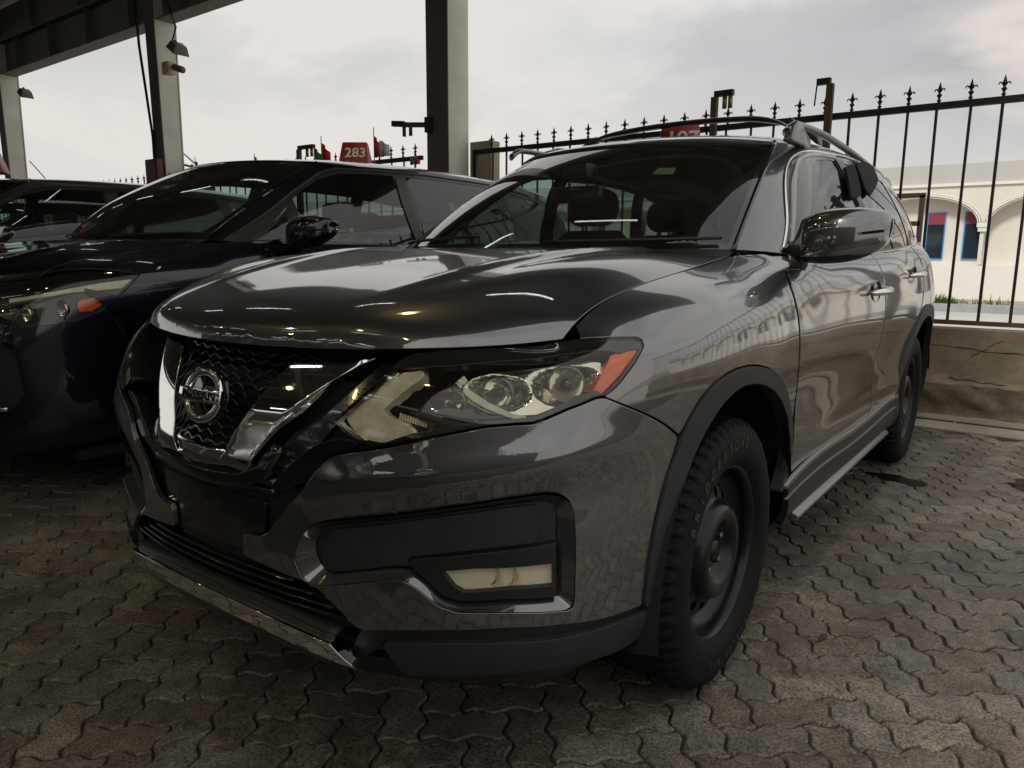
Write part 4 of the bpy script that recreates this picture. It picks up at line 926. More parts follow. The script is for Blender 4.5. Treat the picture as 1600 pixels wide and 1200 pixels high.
    # side frame with window openings
    W1 = [('yz', 1.72, 1.145), ('yz', 1.83, 1.235), ('yz', 1.98, 1.345), ('yz', 2.10, 1.425), ('yz', 2.18, 1.470), ('yz', 2.27, 1.498), ('yz', 2.42, 1.514), ('yz', 2.50, 1.513), ('yz', 2.53, 1.34), ('yz', 2.565, 1.145)]
    W2 = [('yz', 2.605, 1.513), ('yz', 2.85, 1.522), ('yz', 3.1, 1.520), ('yz', 3.40, 1.503), ('yz', 3.50, 1.36), ('yz', 3.60, 1.185), ('yz', 3.1, 1.160), ('yz', 2.68, 1.150), ('yz', 2.64, 1.33)]
    W3 = [('yz', 3.52, 1.49), ('yz', 3.75, 1.452), ('yz', 3.93, 1.405), ('yz', 4.04, 1.355), ('yz', 4.10, 1.29), ('yz', 4.06, 1.235), ('yz', 3.95, 1.215), ('yz', 3.70, 1.195), ('yz', 3.61, 1.35)]
    W0 = [('yz', 1.60, 1.145), ('yz', 1.705, 1.147), ('yz', 1.80, 1.225), ('yz', 1.77, 1.235), ('yz', 1.68, 1.178)]
    wins = [spec(c, w) for w in (W1, W2, W3)]
    frame = [(cu(3.12), .0), (cu(3.5), .0), (cu(5), 0), (cu(8), 0), (cu(11), 0), (cu(13), .0), (cu(14.2), .0), (cu(14.2), .5), (cu(14.0), .999), (cu(11), .999), (cu(8), .999), (cu(5), .999), (cu(3.12), .999)]
    WD = spec(c, [('yz', 1.55, 1.135), ('yz', 1.66, 1.215), ('yz', 1.80, 1.325), ('yz', 1.95, 1.425), ('yz', 2.06, 1.482), ('yz', 2.16, 1.517), ('yz', 2.30, 1.532), ('yz', 2.6, 1.543), ('yz', 3.0, 1.545), ('yz', 3.40, 1.532), ('yz', 3.72, 1.498), ('yz', 3.95, 1.452), ('yz', 4.10, 1.39), ('yz', 4.19, 1.30), ('yz', 4.15, 1.222), ('yz', 3.9, 1.192), ('yz', 3.3, 1.160), ('yz', 2.5, 1.130)])
    panel('body_frame', c, frame, 'paint_grey', A, holes=[WD], both=True, step=.018, rnd=0)
    panel('window_surround', c, WD, 'black_gloss', A, off=-.004, holes=wins, both=True, step=.02, gap=.001)
    brt = spec(c, [('yz', 1.55, 1.137), ('yz', 1.66, 1.217), ('yz', 1.80, 1.327), ('yz', 1.95, 1.427), ('yz', 2.06, 1.484), ('yz', 2.16, 1.519), ('yz', 2.30, 1.534), ('yz', 2.6, 1.545), ('yz', 3.0, 1.547), ('yz', 3.40, 1.534), ('yz', 3.72, 1.500), ('yz', 3.95, 1.454), ('yz', 4.10, 1.392), ('yz', 4.19, 1.30), ('yz', 4.15, 1.222), ('yz', 3.9, 1.190), ('yz', 3.3, 1.158), ('yz', 2.5, 1.128), ('yz', 1.60, 1.137)])
    strip('window_trim', c, brt, .011, 'chrome', A, off=.005, both=True, sm=14)
    # painted door-frame band between trim and glass of the front door, bare B pillar finish
    strip('door_frame', c, spec(c, [('yz', 1.63, 1.165), ('yz', 1.745, 1.262), ('yz', 1.88, 1.358), ('yz', 2.02, 1.445), ('yz', 2.12, 1.494), ('yz', 2.24, 1.518), ('yz', 2.40, 1.530), ('yz', 2.55, 1.532)]), [.02, .03, .026, .024], 'paint_grey', A, off=.002, both=True, sm=14)
    panel('pillar_cover', c, spec(c, [('yz', 2.505, 1.52), ('yz', 2.595, 1.52), ('yz', 2.64, 1.33), ('yz', 2.67, 1.14), ('yz', 2.575, 1.14), ('yz', 2.54, 1.33)]), 'satin_black', A, off=.002, both=True)
    for k, w in enumerate(wins):
        for sg in (1, -1):
            pl = w if sg > 0 else mir(w)
            panel('side_window', c, pl, 'side_glass' if k == 0 else 'privacy_glass', A, off=-.007, gap=-.004, rim=0, step=.05)
    panel('sail_cover', c, spec(c, [('yz', 1.57, 1.135), ('yz', 1.70, 1.135), ('yz', 1.74, 1.16), ('yz', 1.83, 1.24), ('yz', 1.80, 1.25), ('yz', 1.68, 1.18)]), 'black_plastic', A, off=.006, both=True)
    panel('rear_window', c, [(cu(14.3), .12), (1, .12), (1, .93), (cu(14.3), .93)], 'privacy_glass', A, off=-.004, rim=0, both=True)
    panel('tailgate_frame', c, [(cu(14.2), 0), (1, 0), (1, .999), (cu(14.2), .999)], 'paint_grey', A, off=0, rim=.01, both=True, holes=[[(cu(14.35), .13), (cu(15.95), .13), (cu(15.95), .92), (cu(14.35), .92)]])
    # cowl panel under the screen and wipers
    panel('belt_filler', s, spec(s, [C(11.55, 9.2), C(12, 9.2), C(14, 9.6), C(17, 9.6), C(20, 9.6), C(24, 9.6), C(24, 10), C(20, 10), C(17, 10), C(14, 10), C(12, 10), C(11.5, 10)]), 'paint_grey', A, off=-.01, both=True, rim=.0, gap=0)
    B = cabin_net_points(); V = []; F = []
    hb = [h.P3((u, .985), -.012) for u in np.linspace(0, 1, 40)]; cb = [c.P3((u, .01), -.004) for u in np.linspace(cu(-3.2), cu(3.2), 40)]
    for a, b in zip(hb, cb): V += [a, b]
    for i in range(39): F.append((2*i, 2*i+2, 2*i+3, 2*i+1))
    mesh_obj('cowl', V, F, 'black_plastic', A, True)
    for sg, (x0, y0, x1, v1) in ((1, (.05, 1.09, .62, 2.3)), ):
        pass
    for (ua, ub, va, vb) in ((.6, 2.75, .03, .055), (-2.6, -.3, .03, .07)):
        pts = [c.P3((cu(ua+(ub-ua)*t), va+(vb-va)*t), .012) for t in np.linspace(0, 1, 10)]
        MB().tube(pts, .006, 6).build('wiper', 'black_plastic', A, True)
    # side gutter filler between cabin and side net
    # --- roof, rails
    panel('roof', r, [(.002, .004), (.998, .004), (.998, .996), (.002, .996)], 'paint_grey', A, step=.03, rim=.01, gap=0)
    for sg in (1, -1):
        pr_ = [(.632, 2.03, 1.572), (.637, 2.08, 1.600), (.643, 2.16, 1.612), (.648, 2.38, 1.616), (.652, 2.65, 1.608), (.652, 3.0, 1.592), (.646, 3.35, 1.574), (.636, 3.65, 1.560), (.624, 3.85, 1.535), (.616, 3.93, 1.51)]
        P = nspline(np.array(pr_), np.arange(10.), np.linspace(0, 9, 60)); V = []; F = []
        for i, p in enumerate(P):
            t = min(i/8, 1, (59-i)/8); wd = .019-.004*(1-t); ht = .020 if t >= 1 else .020+.008*(1-t)
            for k in range(10):
                a = 2*math.pi*k/10; V.append((sg*(p[0]+wd*math.cos(a)), p[1], p[2]+ht*.6*math.sin(a)))
        for i in range(59):
            for k in range(10): F.append((i*10+k, i*10+(k+1) % 10, i*10+10+(k+1) % 10, i*10+10+k))
        F.append(tuple(range(10))); F.append(tuple(590+k for k in range(10)))
        rl = mesh_obj('roof_rail', V, F, 'satin_grey', A, True)
        for y0, y1, zt, zb in (((2.02, 2.25, 1.622, 1.538) if sg > 0 else (2.16, 2.86, 1.668, 1.545)), (3.60, 3.92, 1.556, 1.49)) if True else ((2.0, 2.27, 1.630, 1.535), (3.60, 3.92, 1.556, 1.49)):
            yy = [y0, y0+.12, y0+.28, y0+.42, y1-.15, y1] if sg < 0 and y0 < 3 else [y0, y0+.03, y0+.07, y0+.14, y1-.10, y1] if y0 < 3 else [y0, y0+.1, y0+.18, y0+.25, y1-.03, y1]; hh = [.15, .6, .95, 1.0, .8, .35] if sg < 0 and y0 < 3 else [.12, .72, .98, 1.0, .82, .45] if y0 < 3 else [.5, .9, 1, .95, .6, .1]
            Vv = [(sg*x, y, z) for y, q_ in zip(yy, hh) for x, z in ((.622, zb), (.664, zb), (.660, zb+(zt-zb)*q_*.9), (.652, zb+(zt-zb)*q_), (.636, zb+(zt-zb)*q_), (.628, zb+(zt-zb)*q_*.9))]
            ft = MB().add(Vv, [(5, 4, 3, 2, 1, 0), tuple(30+k for k in range(6))]+[(6*i+k, 6*i+(k+1) % 6, 6*i+6+(k+1) % 6, 6*i+6+k) for i in range(5) for k in range(6)]).build('rail_foot', 'satin_grey', A, True)
            bevel(ft, .005, 2)
        strip('roof_ditch', r, [(.5+sg*.5*.965 if sg > 0 else .5-.5*.965, v) for v in np.linspace(.04, .98, 20)], .014, 'seal', A, off=.001)
    xb = np.linspace(-.50, .47, 30); Vb = []
    for i, x in enumerate(xb):
        t = i/29; zc = 1.706+.038*math.sin(math.pi*min(max(t*1.0, 0), 1))**.55*(1 if t < .5 else 1)-.028*max(0, (t-.8)/.2)**2; k = .4+.6*min(1, t/.12, (1-t)/.1)
        for j in range(10):
            a = 2*math.pi*j/10; Vb.append((x, 2.60+.034*math.cos(a), zc+.0125*k*math.sin(a)))
    MB().add(Vb, [(i*10+j, i*10+(j+1) % 10, i*10+10+(j+1) % 10, i*10+10+j) for i in range(29) for j in range(10)]+[tuple(range(10)), tuple(290+j for j in range(10))]).build('cross_bar', 'satin_black', A, True)
    for x0, x1, z1 in ((-.50, -.615, 1.645), (.47, .60, 1.612)):
        bevel(MB().add([(x0, 2.57, 1.700), (x0, 2.63, 1.700), (x0, 2.63, 1.722), (x0, 2.57, 1.722), (x1, 2.56, z1-.02), (x1, 2.64, z1-.02), (x1, 2.64, z1+.015), (x1, 2.56, z1+.015)], [(0, 1, 2, 3), (7, 6, 5, 4), (0, 4, 5, 1), (1, 5, 6, 2), (2, 6, 7, 3), (3, 7, 4, 0)]).build('bar_clamp', 'satin_black', A), .006, 2)
    # --- mirrors
    build_mirror(A, 1, 'paint_grey')
    # --- door handles
    for yy, zz in ((2.40, .985), (3.30, 1.035)):
        u, v = s.yz(yy, zz); p = s.P3((u, v), 0)
        for sg in (1, -1):
            # dished cup, chrome grip over it
            cup = MB(); n = 24; rings = [(.062, .0), (.056, -.006), (.04, -.016), (.0, -.020)]
            V = []; F = []
            for rr, d in [(.066, .0035)]+rings:
                for k in range(n):
                    a = 2*math.pi*k/n; V.append((sg*(p[0]+d+.004), p[1]+rr*1.15*math.cos(a), p[2]+rr*.62*math.sin(a)))
            for i in range(4):
                for k in range(n): F.append((i*n+k, i*n+(k+1) % n, i*n+n+(k+1) % n, i*n+n+k))
            cp = mesh_obj('handle_cup', V, F, 'black_gloss', A, True)
            g = [(p[0]+.006, p[1]-.105, p[2]-.004), (p[0]+.03, p[1]-.085, p[2]), (p[0]+.044, p[1]-.04, p[2]+.002), (p[0]+.046, p[1]+.02, p[2]+.004), (p[0]+.04, p[1]+.07, p[2]+.006), (p[0]+.018, p[1]+.10, p[2]+.008), (p[0]+.004, p[1]+.108, p[2]+.008)]
            g = nspline(np.array(g), np.arange(7.), np.linspace(0, 6, 26)); g[:, 0] *= sg
            MB().tube(g, [.008+.006*math.sin(math.pi*i/25)**.5 for i in range(26)], 12).build('door_handle', 'chrome', A, True)
    for L in ([(1334, 257), (1351, 252), (1361, 262), (1369, 283), (1364, 296), (1356, 308), (1348, 298), (1341, 276)], [(1317, 263), (1330, 257), (1335, 272), (1342, 304), (1336, 312), (1325, 310)]):
        panel('window_black_panel', c, spec(c, L), 'black_void', A, off=.012, rim=.01, rnd=1)  # two small black panels over the rear side window
    # --- tail lamp
    panel('tail_lamp', s, spec(s, [('yz', 4.10, 1.03), ('yz', 4.22, 1.09), ('yz', 4.30, 1.15), C(21.5, 9.7), C(22.2, 9.5), C(22.2, 8.6), C(21.2, 8.2), ('yz', 4.28, .95)]), 'tail_red', A, off=.008, both=True)
    panel('rear_bumper', s, spec(s, [C(20.3, .2), C(24, .2), C(24, 3.6), C(21, 3.6), C(20, 3.2)]), 'grey_plastic', A, off=.01, both=True)
    suv_front(S, A); suv_cabin(S, A)
    return T, S

# ---------------------------------------------------------------- the minivan standing beside it (and its neighbours)
VX = np.array
def van_warp(x, y, z):
    y2 = float(np.interp(y, [-.2, 0, .4, .95, 1.3, 1.42, 2.13, 3.0, 4.66], [-.16, .03, .47, .95, 1.17, 1.27, 2.10, 3.12, 5.08]))
    z2 = float(np.interp(z, [0, .6, .93, 1.12, 1.55, 1.68], [0, .60, .985, 1.165, 1.655, 1.755]))
    return (x*(1.075+.05*max(0, (z-1.2))), y2, z2)
VOFF = (-2.76, .03, 0)
def build_van():
    S = make_shape(van_warp, .6); s, h, c, r = S.side, S.hood, S.cabin, S.roof; sh = VOFF
    T = empty('navy_minivan', VOFF, 'dark navy minivan with amber lamp reflector, parked directly beside the grey vehicle', 'minivan', 'cars parked in the row under the canopy'); A = T
    C = lambda k, v: ('c', k, v); sp = lambda n, L: spec(n, L, sh); PM = 'paint_navy'
    u0, u1 = s.U(-7.6), s.U(7.6)
    panel('nose_structure', s, [(u0, .0), (u1, .0), (u1, s.V(8.6)), (u0, s.V(8.6))], 'black_void', A, off=-.06, rim=.0, step=.06)
    hlo = sp(s, [(219, 428.5), (187, 463), (160, 484), (120, 500), (80, 508), (27, 511)]); ht = hlo[0]
    low = [C(3.1, 7.2), C(2.6, 7.5), C(2.45, 8.1), C(2.6, 8.8)]
    hlp = hlo+sp(s, low+[C(3.5, 9.45), C(4.5, 9.6), C(5.3, 9.55)])
    # bumper (both corners), fender, doors, tail
    arch = [('yz', 1.10+.47*math.cos(a), .37+.47*math.sin(a)) for a in np.linspace(R(186), R(118), 10)]
    panel('bumper', s, sp(s, [C(0, .2), C(2, .2), C(4, .3), C(6.2, .6)]+arch[:7])+[(s.U(6.9), s.V(6.2)), (s.U(6.4), s.V(7.3))]+hlo[1:]+sp(s, low)+sp(s, [C(2.2, 9), C(0, 9), C(0, 6)]), PM, A, both=True, gap=.0015, holes=[sp(s, [C(1.9, 2.3), C(4.2, 2.5), C(4.7, 3.2), C(4.6, 4.6), C(3.8, 4.9), C(2.1, 4.8)])])
    panel('intake', s, sp(s, [C(1.9, 2.3), C(4.2, 2.5), C(4.7, 3.2), C(4.6, 4.6), C(3.8, 4.9), C(2.1, 4.8)]), 'black_plastic', A, off=-.035, both=True, rim=0)
    strip('intake_trim', s, sp(s, [C(1.9, 2.5), C(3, 2.55), C(4.2, 2.7)]), .014, 'chrome', A, off=.0, both=True)
    seam = [(219, 428.5), (239, 423), (268, 420), (284, 412.7), (300, 392), (310, 374)]
    af = [('yz', 1.10+.47*math.cos(a), .37+.47*math.sin(a)) for a in np.linspace(R(128), R(-4), 20)]
    panel('fender', s, [(s.U(6.9), s.V(6.2))]+sp(s, af)+sp(s, [('yz', 1.50, .5), ('yz', 1.50, .9), ('yz', 1.48, 1.10), C(12.1, 10), C(11.7, 10), C(11, 10), C(10, 10), C(9, 10), C(8, 10), C(7, 10), C(6, 10), C(5.6, 10)])+[hlo[0]]+[hlo[1]]+[(s.U(6.4), s.V(7.3))], PM, A, both=True)
    for nm, y0, y1 in (('front_door', 1.51, 2.62), ('sliding_door', 2.63, 3.62)):
        panel(nm, s, sp(s, [('yz', y0, .40), ('yz', y0, .9)])+[(s.yz(y0, .95)[0], 1.0)]+[(s.yz((y0+y1)/2, .95)[0], 1.0)]+[(s.yz(y1, .95)[0], 1.0)]+sp(s, [('yz', y1, .9), ('yz', y1, .40)]), PM, A, both=True)
    ra = [('yz', 4.02+.47*math.cos(a), .37+.47*math.sin(a)) for a in np.linspace(R(186), R(-6), 24)]
    panel('quarter_panel', s, sp(s, [('yz', 3.63, .42)])+[(s.yz(3.63, .95)[0], 1.0)]+[(s.U(k), 1.0) for k in (19.2, 20, 21, 22, 23, 24)]+sp(s, [C(24, .3), C(22, .4), C(20.6, .6)])+sp(s, ra[::-1]), PM, A, both=True)
    panel('sill', s, sp(s, [('yz', 1.42, .40), ('yz', 3.55, .40), ('yz', 3.55, .27), ('yz', 1.42, .27)]), 'black_plastic', A, both=True)
    panel('headlight', s, hlp, 'lens_glass', A, off=-.001, rim=0, both=True)
    panel('headlight_housing', s, hlp, 'lamp_black', A, off=-.05, rim=0, gap=-.004, both=True)
    panel('running_light', s, sp(s, [(209, 434), (192, 450), (150, 454), (107, 457.5), (50, 465), (10, 471), (10, 464), (60, 457), (107, 450), (160, 440)]), 'drl', A, off=-.014, rim=.02, both=True)
    panel('turn_reflector', s, sp(s, [(121, 472), (128, 468), (155, 464), (180, 461), (172, 469), (160, 477), (144, 486.5), (125, 488), (121, 480)]), 'amber', A, off=-.012, rim=.02, both=True)
    for (x, y, rr) in ((98, 484, .045), (40, 490, .04)):
        p = s.P3(s.px(x, y, sh), -.012)
        for sg in (1, -1):
            MB().lathe([(.0, rr), (-.006, rr*.96), (-.004, rr*.8), (.02, rr*.5), (.03, .001)], 30, 'y', c=(p[0]*sg, p[1], p[2])).build('lamp_bowl', 'reflector', A, True)
    def crease(P, q):
        x = np.abs(P[:, 0]); y = P[:, 1]; xl = .52+.20*np.clip((y-.2)/.9, 0, 1); return .010*np.exp(-((x-xl)/.022)**2)*np.clip((y-.12)/.2, 0, 1)
    e = .0015; hd = [(e, e), (.5, e), (1-e, e), (1-e, .35), (1-e, .7), (1-e, 1-e), (.5, 1-e), (e, 1-e), (e, .7), (e, .35)]
    panel('hood', h, hd, PM, A, step=.02, rim=.02, fn=crease)
    panel('front_grille', s, sp(s, [C(0, 6.2), C(1.8, 6.4), C(2.1, 7.2), C(2.2, 9), C(0, 9)]), 'black_gloss', A, off=-.01, both=True)
    cu = c.U
    panel('windshield', c, [(cu(-3.02), 0), (cu(3.02), 0), (cu(3.02), .975), (cu(-3.02), .975)], 'windshield_glass', A, off=-.003, rim=0, step=.05, gap=0)
    panel('screen_border', c, [(cu(-3.0), .0), (cu(3.0), .0), (cu(3.0), .97), (cu(-3.0), .97)], 'black_gloss', A, off=-.005, rim=0, gap=0, step=.05, holes=[[(cu(-2.85), .07), (cu(2.7), .07), (cu(2.86), .16), (cu(2.82), .90), (cu(0), .92), (cu(-2.82), .90), (cu(-2.86), .16)]])
    W0 = [('yz', 1.48, 1.19), ('yz', 1.69, 1.19), ('yz', 1.70, 1.355), ('yz', 1.64, 1.30)]
    W1 = [('yz', 1.78, 1.19), ('yz', 1.78, 1.43), ('yz', 1.88, 1.495), ('yz', 2.00, 1.555), ('yz', 2.15, 1.597), ('yz', 2.35, 1.610), ('yz', 2.56, 1.612), ('yz', 2.60, 1.40), ('yz', 2.61, 1.19)]
    W2 = [('yz', 2.72, 1.19), ('yz', 2.70, 1.42), ('yz', 2.67, 1.612), ('yz', 3.1, 1.615), ('yz', 3.55, 1.605), ('yz', 3.60, 1.40), ('yz', 3.62, 1.19)]
    W3 = [('yz', 3.72, 1.21), ('yz', 3.70, 1.45), ('yz', 3.68, 1.59), ('yz', 4.1, 1.555), ('yz', 4.45, 1.50), ('yz', 4.5, 1.25)]
    lim = lambda L, k: [(max(u_, cu(k)), v_) for u_, v_ in L]
    wins = [lim(sp(c, w), 4.45) for w in (W0, W1, W2, W3)]
    WD = lim(sp(c, [('yz', 1.40, 1.172), ('yz', 1.60, 1.335), ('yz', 1.78, 1.455), ('yz', 1.90, 1.535), ('yz', 2.02, 1.59), ('yz', 2.15, 1.622), ('yz', 2.4, 1.632), ('yz', 3.1, 1.635), ('yz', 3.6, 1.628), ('yz', 4.1, 1.58), ('yz', 4.5, 1.525), ('yz', 4.58, 1.24), ('yz', 3.7, 1.185), ('yz', 2.6, 1.172)]), 4.2)
    panel('body_frame', c, [(cu(3.1), .0), (cu(5), 0), (cu(8), 0), (cu(11), 0), (cu(13), .0), (cu(14.2), .0), (cu(14.0), .999), (cu(11), .999), (cu(8), .999), (cu(5), .999), (cu(3.1), .999)], PM, A, holes=[WD], both=True, step=.025)
    panel('window_surround', c, WD, 'satin_black', A, off=-.003, holes=wins, both=True, step=.025)
    panel('pillar_cover', c, sp(c, [('yz', 2.575, 1.60), ('yz', 2.655, 1.60), ('yz', 2.71, 1.19), ('yz', 2.625, 1.19)]), 'satin_grey_dark', A, off=.003, both=True)
    for k, w in enumerate(wins): panel('side_window', c, w, 'side_glass' if k < 2 else 'privacy_glass', A, off=-.006, gap=-.004, rim=0, step=.06, both=True)
    strip('window_trim', c, lim(sp(c, [('yz', 1.40, 1.175), ('yz', 1.60, 1.338), ('yz', 1.78, 1.458), ('yz', 1.90, 1.538), ('yz', 2.02, 1.593), ('yz', 2.15, 1.625), ('yz', 2.4, 1.635), ('yz', 3.1, 1.638), ('yz', 3.6, 1.631), ('yz', 4.1, 1.583)]), 4.2), .012, 'satin_grey_dark', A, off=.004, both=True)
    panel('tail_window', c, [(cu(14.2), 0), (1, 0), (1, .999), (cu(14.2), .999)], 'privacy_glass', A, both=True, rim=0)
    panel('roof', r, [(.002, .004), (.998, .004), (.998, .996), (.002, .996)], PM, A, step=.04, rim=.01, gap=0)
    panel('headliner', r, [(.03, .03), (.97, .03), (.97, .97), (.03, .97)], 'headliner', A, off=-.04, rim=0, step=.08)
    hb = [h.P3((u, .985), -.012) for u in np.linspace(0, 1, 30)]; cb = [c.P3((u, .01), -.004) for u in np.linspace(cu(-3.2), cu(3.2), 30)]; V = []
    for a, b in zip(hb, cb): V += [a, b]
    mesh_obj('cowl', V, [(2*i, 2*i+2, 2*i+3, 2*i+1) for i in range(29)], 'black_plastic', A, True)
    for (ua, ub, va, vb) in ((.6, 2.6, .03, .05), (-2.4, -.3, .03, .06)):
        MB().tube([c.P3((cu(ua+(ub-ua)*t), va+(vb-va)*t), .012) for t in np.linspace(0, 1, 8)], .006, 6).build('wiper', 'black_plastic', A, True)
    panel('belt_filler', s, sp(s, [C(11.55, 9.2), C(12, 9.2), C(14, 9.6), C(17, 9.6), C(20, 9.6), C(24, 9.6), C(24, 10), C(20, 10), C(17, 10), C(14, 10), C(12, 10), C(11.5, 10)]), PM, A, off=-.01, both=True, rim=.0, gap=0)
    build_mirror(A, 1, PM, (.125, .05, .045)); build_mirror(A, -1, PM, (.125, .05, .045))
    MB().box((-.86, 1.3, .55), (.86, 4.8, .58)).build('cabin_floor', 'cabin_dark', A); MB().box((-.9, .5, .22), (.9, 4.8, .26)).build('underbody', 'black_void', A)
    dm = MB().add([(x, y, z) for x in (-.8, .8) for y, z in ((1.1, 1.13), (1.75, 1.12), (1.9, .95), (1.95, .6), (1.1, .6))], [(0, 1, 2, 3, 4), (9, 8, 7, 6, 5)]+[(i, i+5, (i+1) % 5+5, (i+1) % 5) for i in range(5)]); bevel(dm.build('dashboard', 'cabin_dark', A), .04, 3)
    for x, y in ((.42, 2.3), (-.42, 2.3), (.42, 3.3), (-.42, 3.3)):
        bevel(MB().box((x-.25, y, .6), (x+.25, y+.16, 1.25)).build('seat', 'seat_cloth', A), .05, 3); bevel(MB().box((x-.13, y+.05, 1.28), (x+.13, y+.15, 1.45)).build('headrest', 'seat_cloth', A), .04, 3)
    panel('screen_sticker', c, sp(c, [(338, 352), (366, 338), (370, 341), (342, 355)]), 'yellow_sticker', A, off=-.010, rim=0, gap=0)
    panel('screen_sticker', c, sp(c, [(376, 277), (390, 274), (388, 279), (373, 281)]), 'sticker', A, off=-.010, rim=0, gap=0)
    for yc in (1.10, 4.02):
        for sg in (1, -1):
            w = wheel((.84*sg, yc, .357), 'wheel', sg, False); w.parent = A
            for a_, b_ in (((.55*sg, yc-.48, .25), (.58*sg, yc+.48, .85)),): MB().box(a_, b_).build('wheel_housing', 'black_void', A)
    return T
def copy_thing(root, loc, rz, label, name, repaint=None, cat=None):
    def rec(o, par, top=False):
        c_ = o.copy(); COL.objects.link(c_)
        if par is not None: c_.parent = par; c_.matrix_parent_inverse = o.matrix_parent_inverse
        if repaint and c_.type == 'MESH' and c_.data.materials and c_.data.materials[0] and c_.data.materials[0].name in repaint:
            c_.material_slots[0].link = 'OBJECT'; c_.material_slots[0].material = MATS[repaint[c_.data.materials[0].name]]
        for ch in KIDS.get(o.name, []): rec(ch, c_)
        return c_
    r_ = rec(root, None); r_.name = name; r_.location = loc; r_.rotation_euler = (0, 0, rz); r_['label'] = label
    return r_

# ---------------------------------------------------------------- ground: interlocking pavers, drain, road, far building
def island_vary(m, lo, hi, hue=.0):
    """each piece (mesh island) its own tone"""
    nt = m.node_tree; b = nt.nodes['Principled BSDF']
    return nt, b
def ground_mats():
    m = mat('paver', (.2, .17, .135), .7); nt = m.node_tree; b = nt.nodes['Principled BSDF']
    ge = nd(m, 'ShaderNodeNewGeometry'); tcn = nd(m, 'ShaderNodeTexCoord'); oi = nd(m, 'ShaderNodeObjectInfo')
    rnd_ = nd(m, 'ShaderNodeAttribute', attribute_name='tone'); rnd_.attribute_type = 'GEOMETRY'
    add = nd(m, 'ShaderNodeMath', operation='ADD'); nt.links.new(rnd_.outputs['Fac'], add.inputs[0]); nt.links.new(oi.outputs['Random'], add.inputs[1])
    fr = nd(m, 'ShaderNodeMath', operation='FRACT'); nt.links.new(add.outputs[0], fr.inputs[0])
    cr_ = nd(m, 'ShaderNodeValToRGB'); els = cr_.color_ramp.elements
    els[0].position = 0; els[0].color = (.105, .090, .070, 1); els[1].position = 1; els[1].color = (.165, .142, .105, 1)
    for p_, c_ in ((.3, (.135, .108, .082)), (.55, (.125, .115, .098)), (.8, (.16, .142, .110))): e_ = els.new(p_); e_.color = (*c_, 1)
    nt.links.new(fr.outputs[0], cr_.inputs['Fac'])
    # world-space grime: large damp patches, mottling, pits
    n_l = nd(m, 'ShaderNodeTexNoise', Scale=.75, Detail=6.0, Roughness=.6); n_m = nd(m, 'ShaderNodeTexNoise', Scale=11.0, Detail=10.0, Roughness=.72); n_s = nd(m, 'ShaderNodeTexNoise', Scale=150.0, Detail=4.0, Roughness=.7); n_p = nd(m, 'ShaderNodeTexVoronoi', Scale=230.0)
    for n_ in (n_l, n_m, n_s, n_p): nt.links.new(ge.outputs['Position'], n_.inputs['Vector'])
    def mulc(a, fac_out, lo, hi, f0=.3, f1=.7):
        mr_ = nd(m, 'ShaderNodeMapRange'); mr_.inputs['From Min'].default_value = f0; mr_.inputs['From Max'].default_value = f1; mr_.inputs['To Min'].default_value = lo; mr_.inputs['To Max'].default_value = hi
        nt.links.new(fac_out, mr_.inputs['Value']); mm = nd(m, 'ShaderNodeMixRGB', blend_type='MULTIPLY'); mm.inputs['Fac'].default_value = 1
        nt.links.new(a, mm.inputs['Color1']); nt.links.new(mr_.outputs[0], mm.inputs['Color2']); return mm.outputs[0], mr_.outputs[0]
    c_, _ = mulc(cr_.outputs['Color'], n_m.outputs['Fac'], .5, 1.5); c_, _ = mulc(c_, n_s.outputs['Fac'], .35, 1.9, .36, .66); c_, damp = mulc(c_, n_l.outputs['Fac'], .62, 1.12, .38, .56)
    c_, _ = mulc(c_, n_p.outputs['Distance'], .35, 1, .02, .22)
    nt.links.new(c_, b.inputs['Base Color'])
    mr_ = nd(m, 'ShaderNodeMapRange'); mr_.inputs['From Min'].default_value = .6; mr_.inputs['From Max'].default_value = 1.12; mr_.inputs['To Min'].default_value = .30; mr_.inputs['To Max'].default_value = .72
    nt.links.new(damp, mr_.inputs['Value']); nt.links.new(mr_.outputs[0], b.inputs['Roughness'])
    h1 = nd(m, 'ShaderNodeMath', operation='ADD'); nt.links.new(n_m.outputs['Fac'], h1.inputs[0]); sc_ = nd(m, 'ShaderNodeMath', operation='MULTIPLY'); sc_.inputs[1].default_value = .45
    nt.links.new(n_s.outputs['Fac'], sc_.inputs[0]); nt.links.new(sc_.outputs[0], h1.inputs[1])
    bu = nd(m, 'ShaderNodeBump', Strength=.75, Distance=.006); nt.links.new(h1.outputs[0], bu.inputs['Height']); nt.links.new(bu.outputs[0], b.inputs['Normal'])
    mat('joint_soil', (.030, .027, .021), .85, bump=.8, bscale=60, vary=.8, vscale=5); mat('concrete', (.30, .26, .20), .8, bump=.35, bscale=30, vary=.3, vscale=3)
    mat('asphalt', (.30, .28, .25), .9, bump=.2, bscale=60, vary=.12, vscale=.6); mat('road_pale', (.46, .45, .42), .9, vary=.1, vscale=.5); mat('kerb', (.30, .31, .32), .8, vary=.2, vscale=3)
    mat('sand', (.34, .29, .22), .9, vary=.15, vscale=1); mat('plaster_cream', (.66, .63, .56), .85, vary=.05, vscale=1.2); mat('plaster_white', (.72, .71, .67), .85, vary=.04, vscale=1.5); mat('plaster_grey', (.46, .45, .43), .85, vary=.08, vscale=1.0)
    mat('water', (.012, .011, .01), .03, spec=.8); mat('leaf', (.06, .11, .02), .6, vary=.4, vscale=8); mat('far_brown', (.16, .13, .09), .8); mat('drain_iron', (.02, .018, .016), .6)
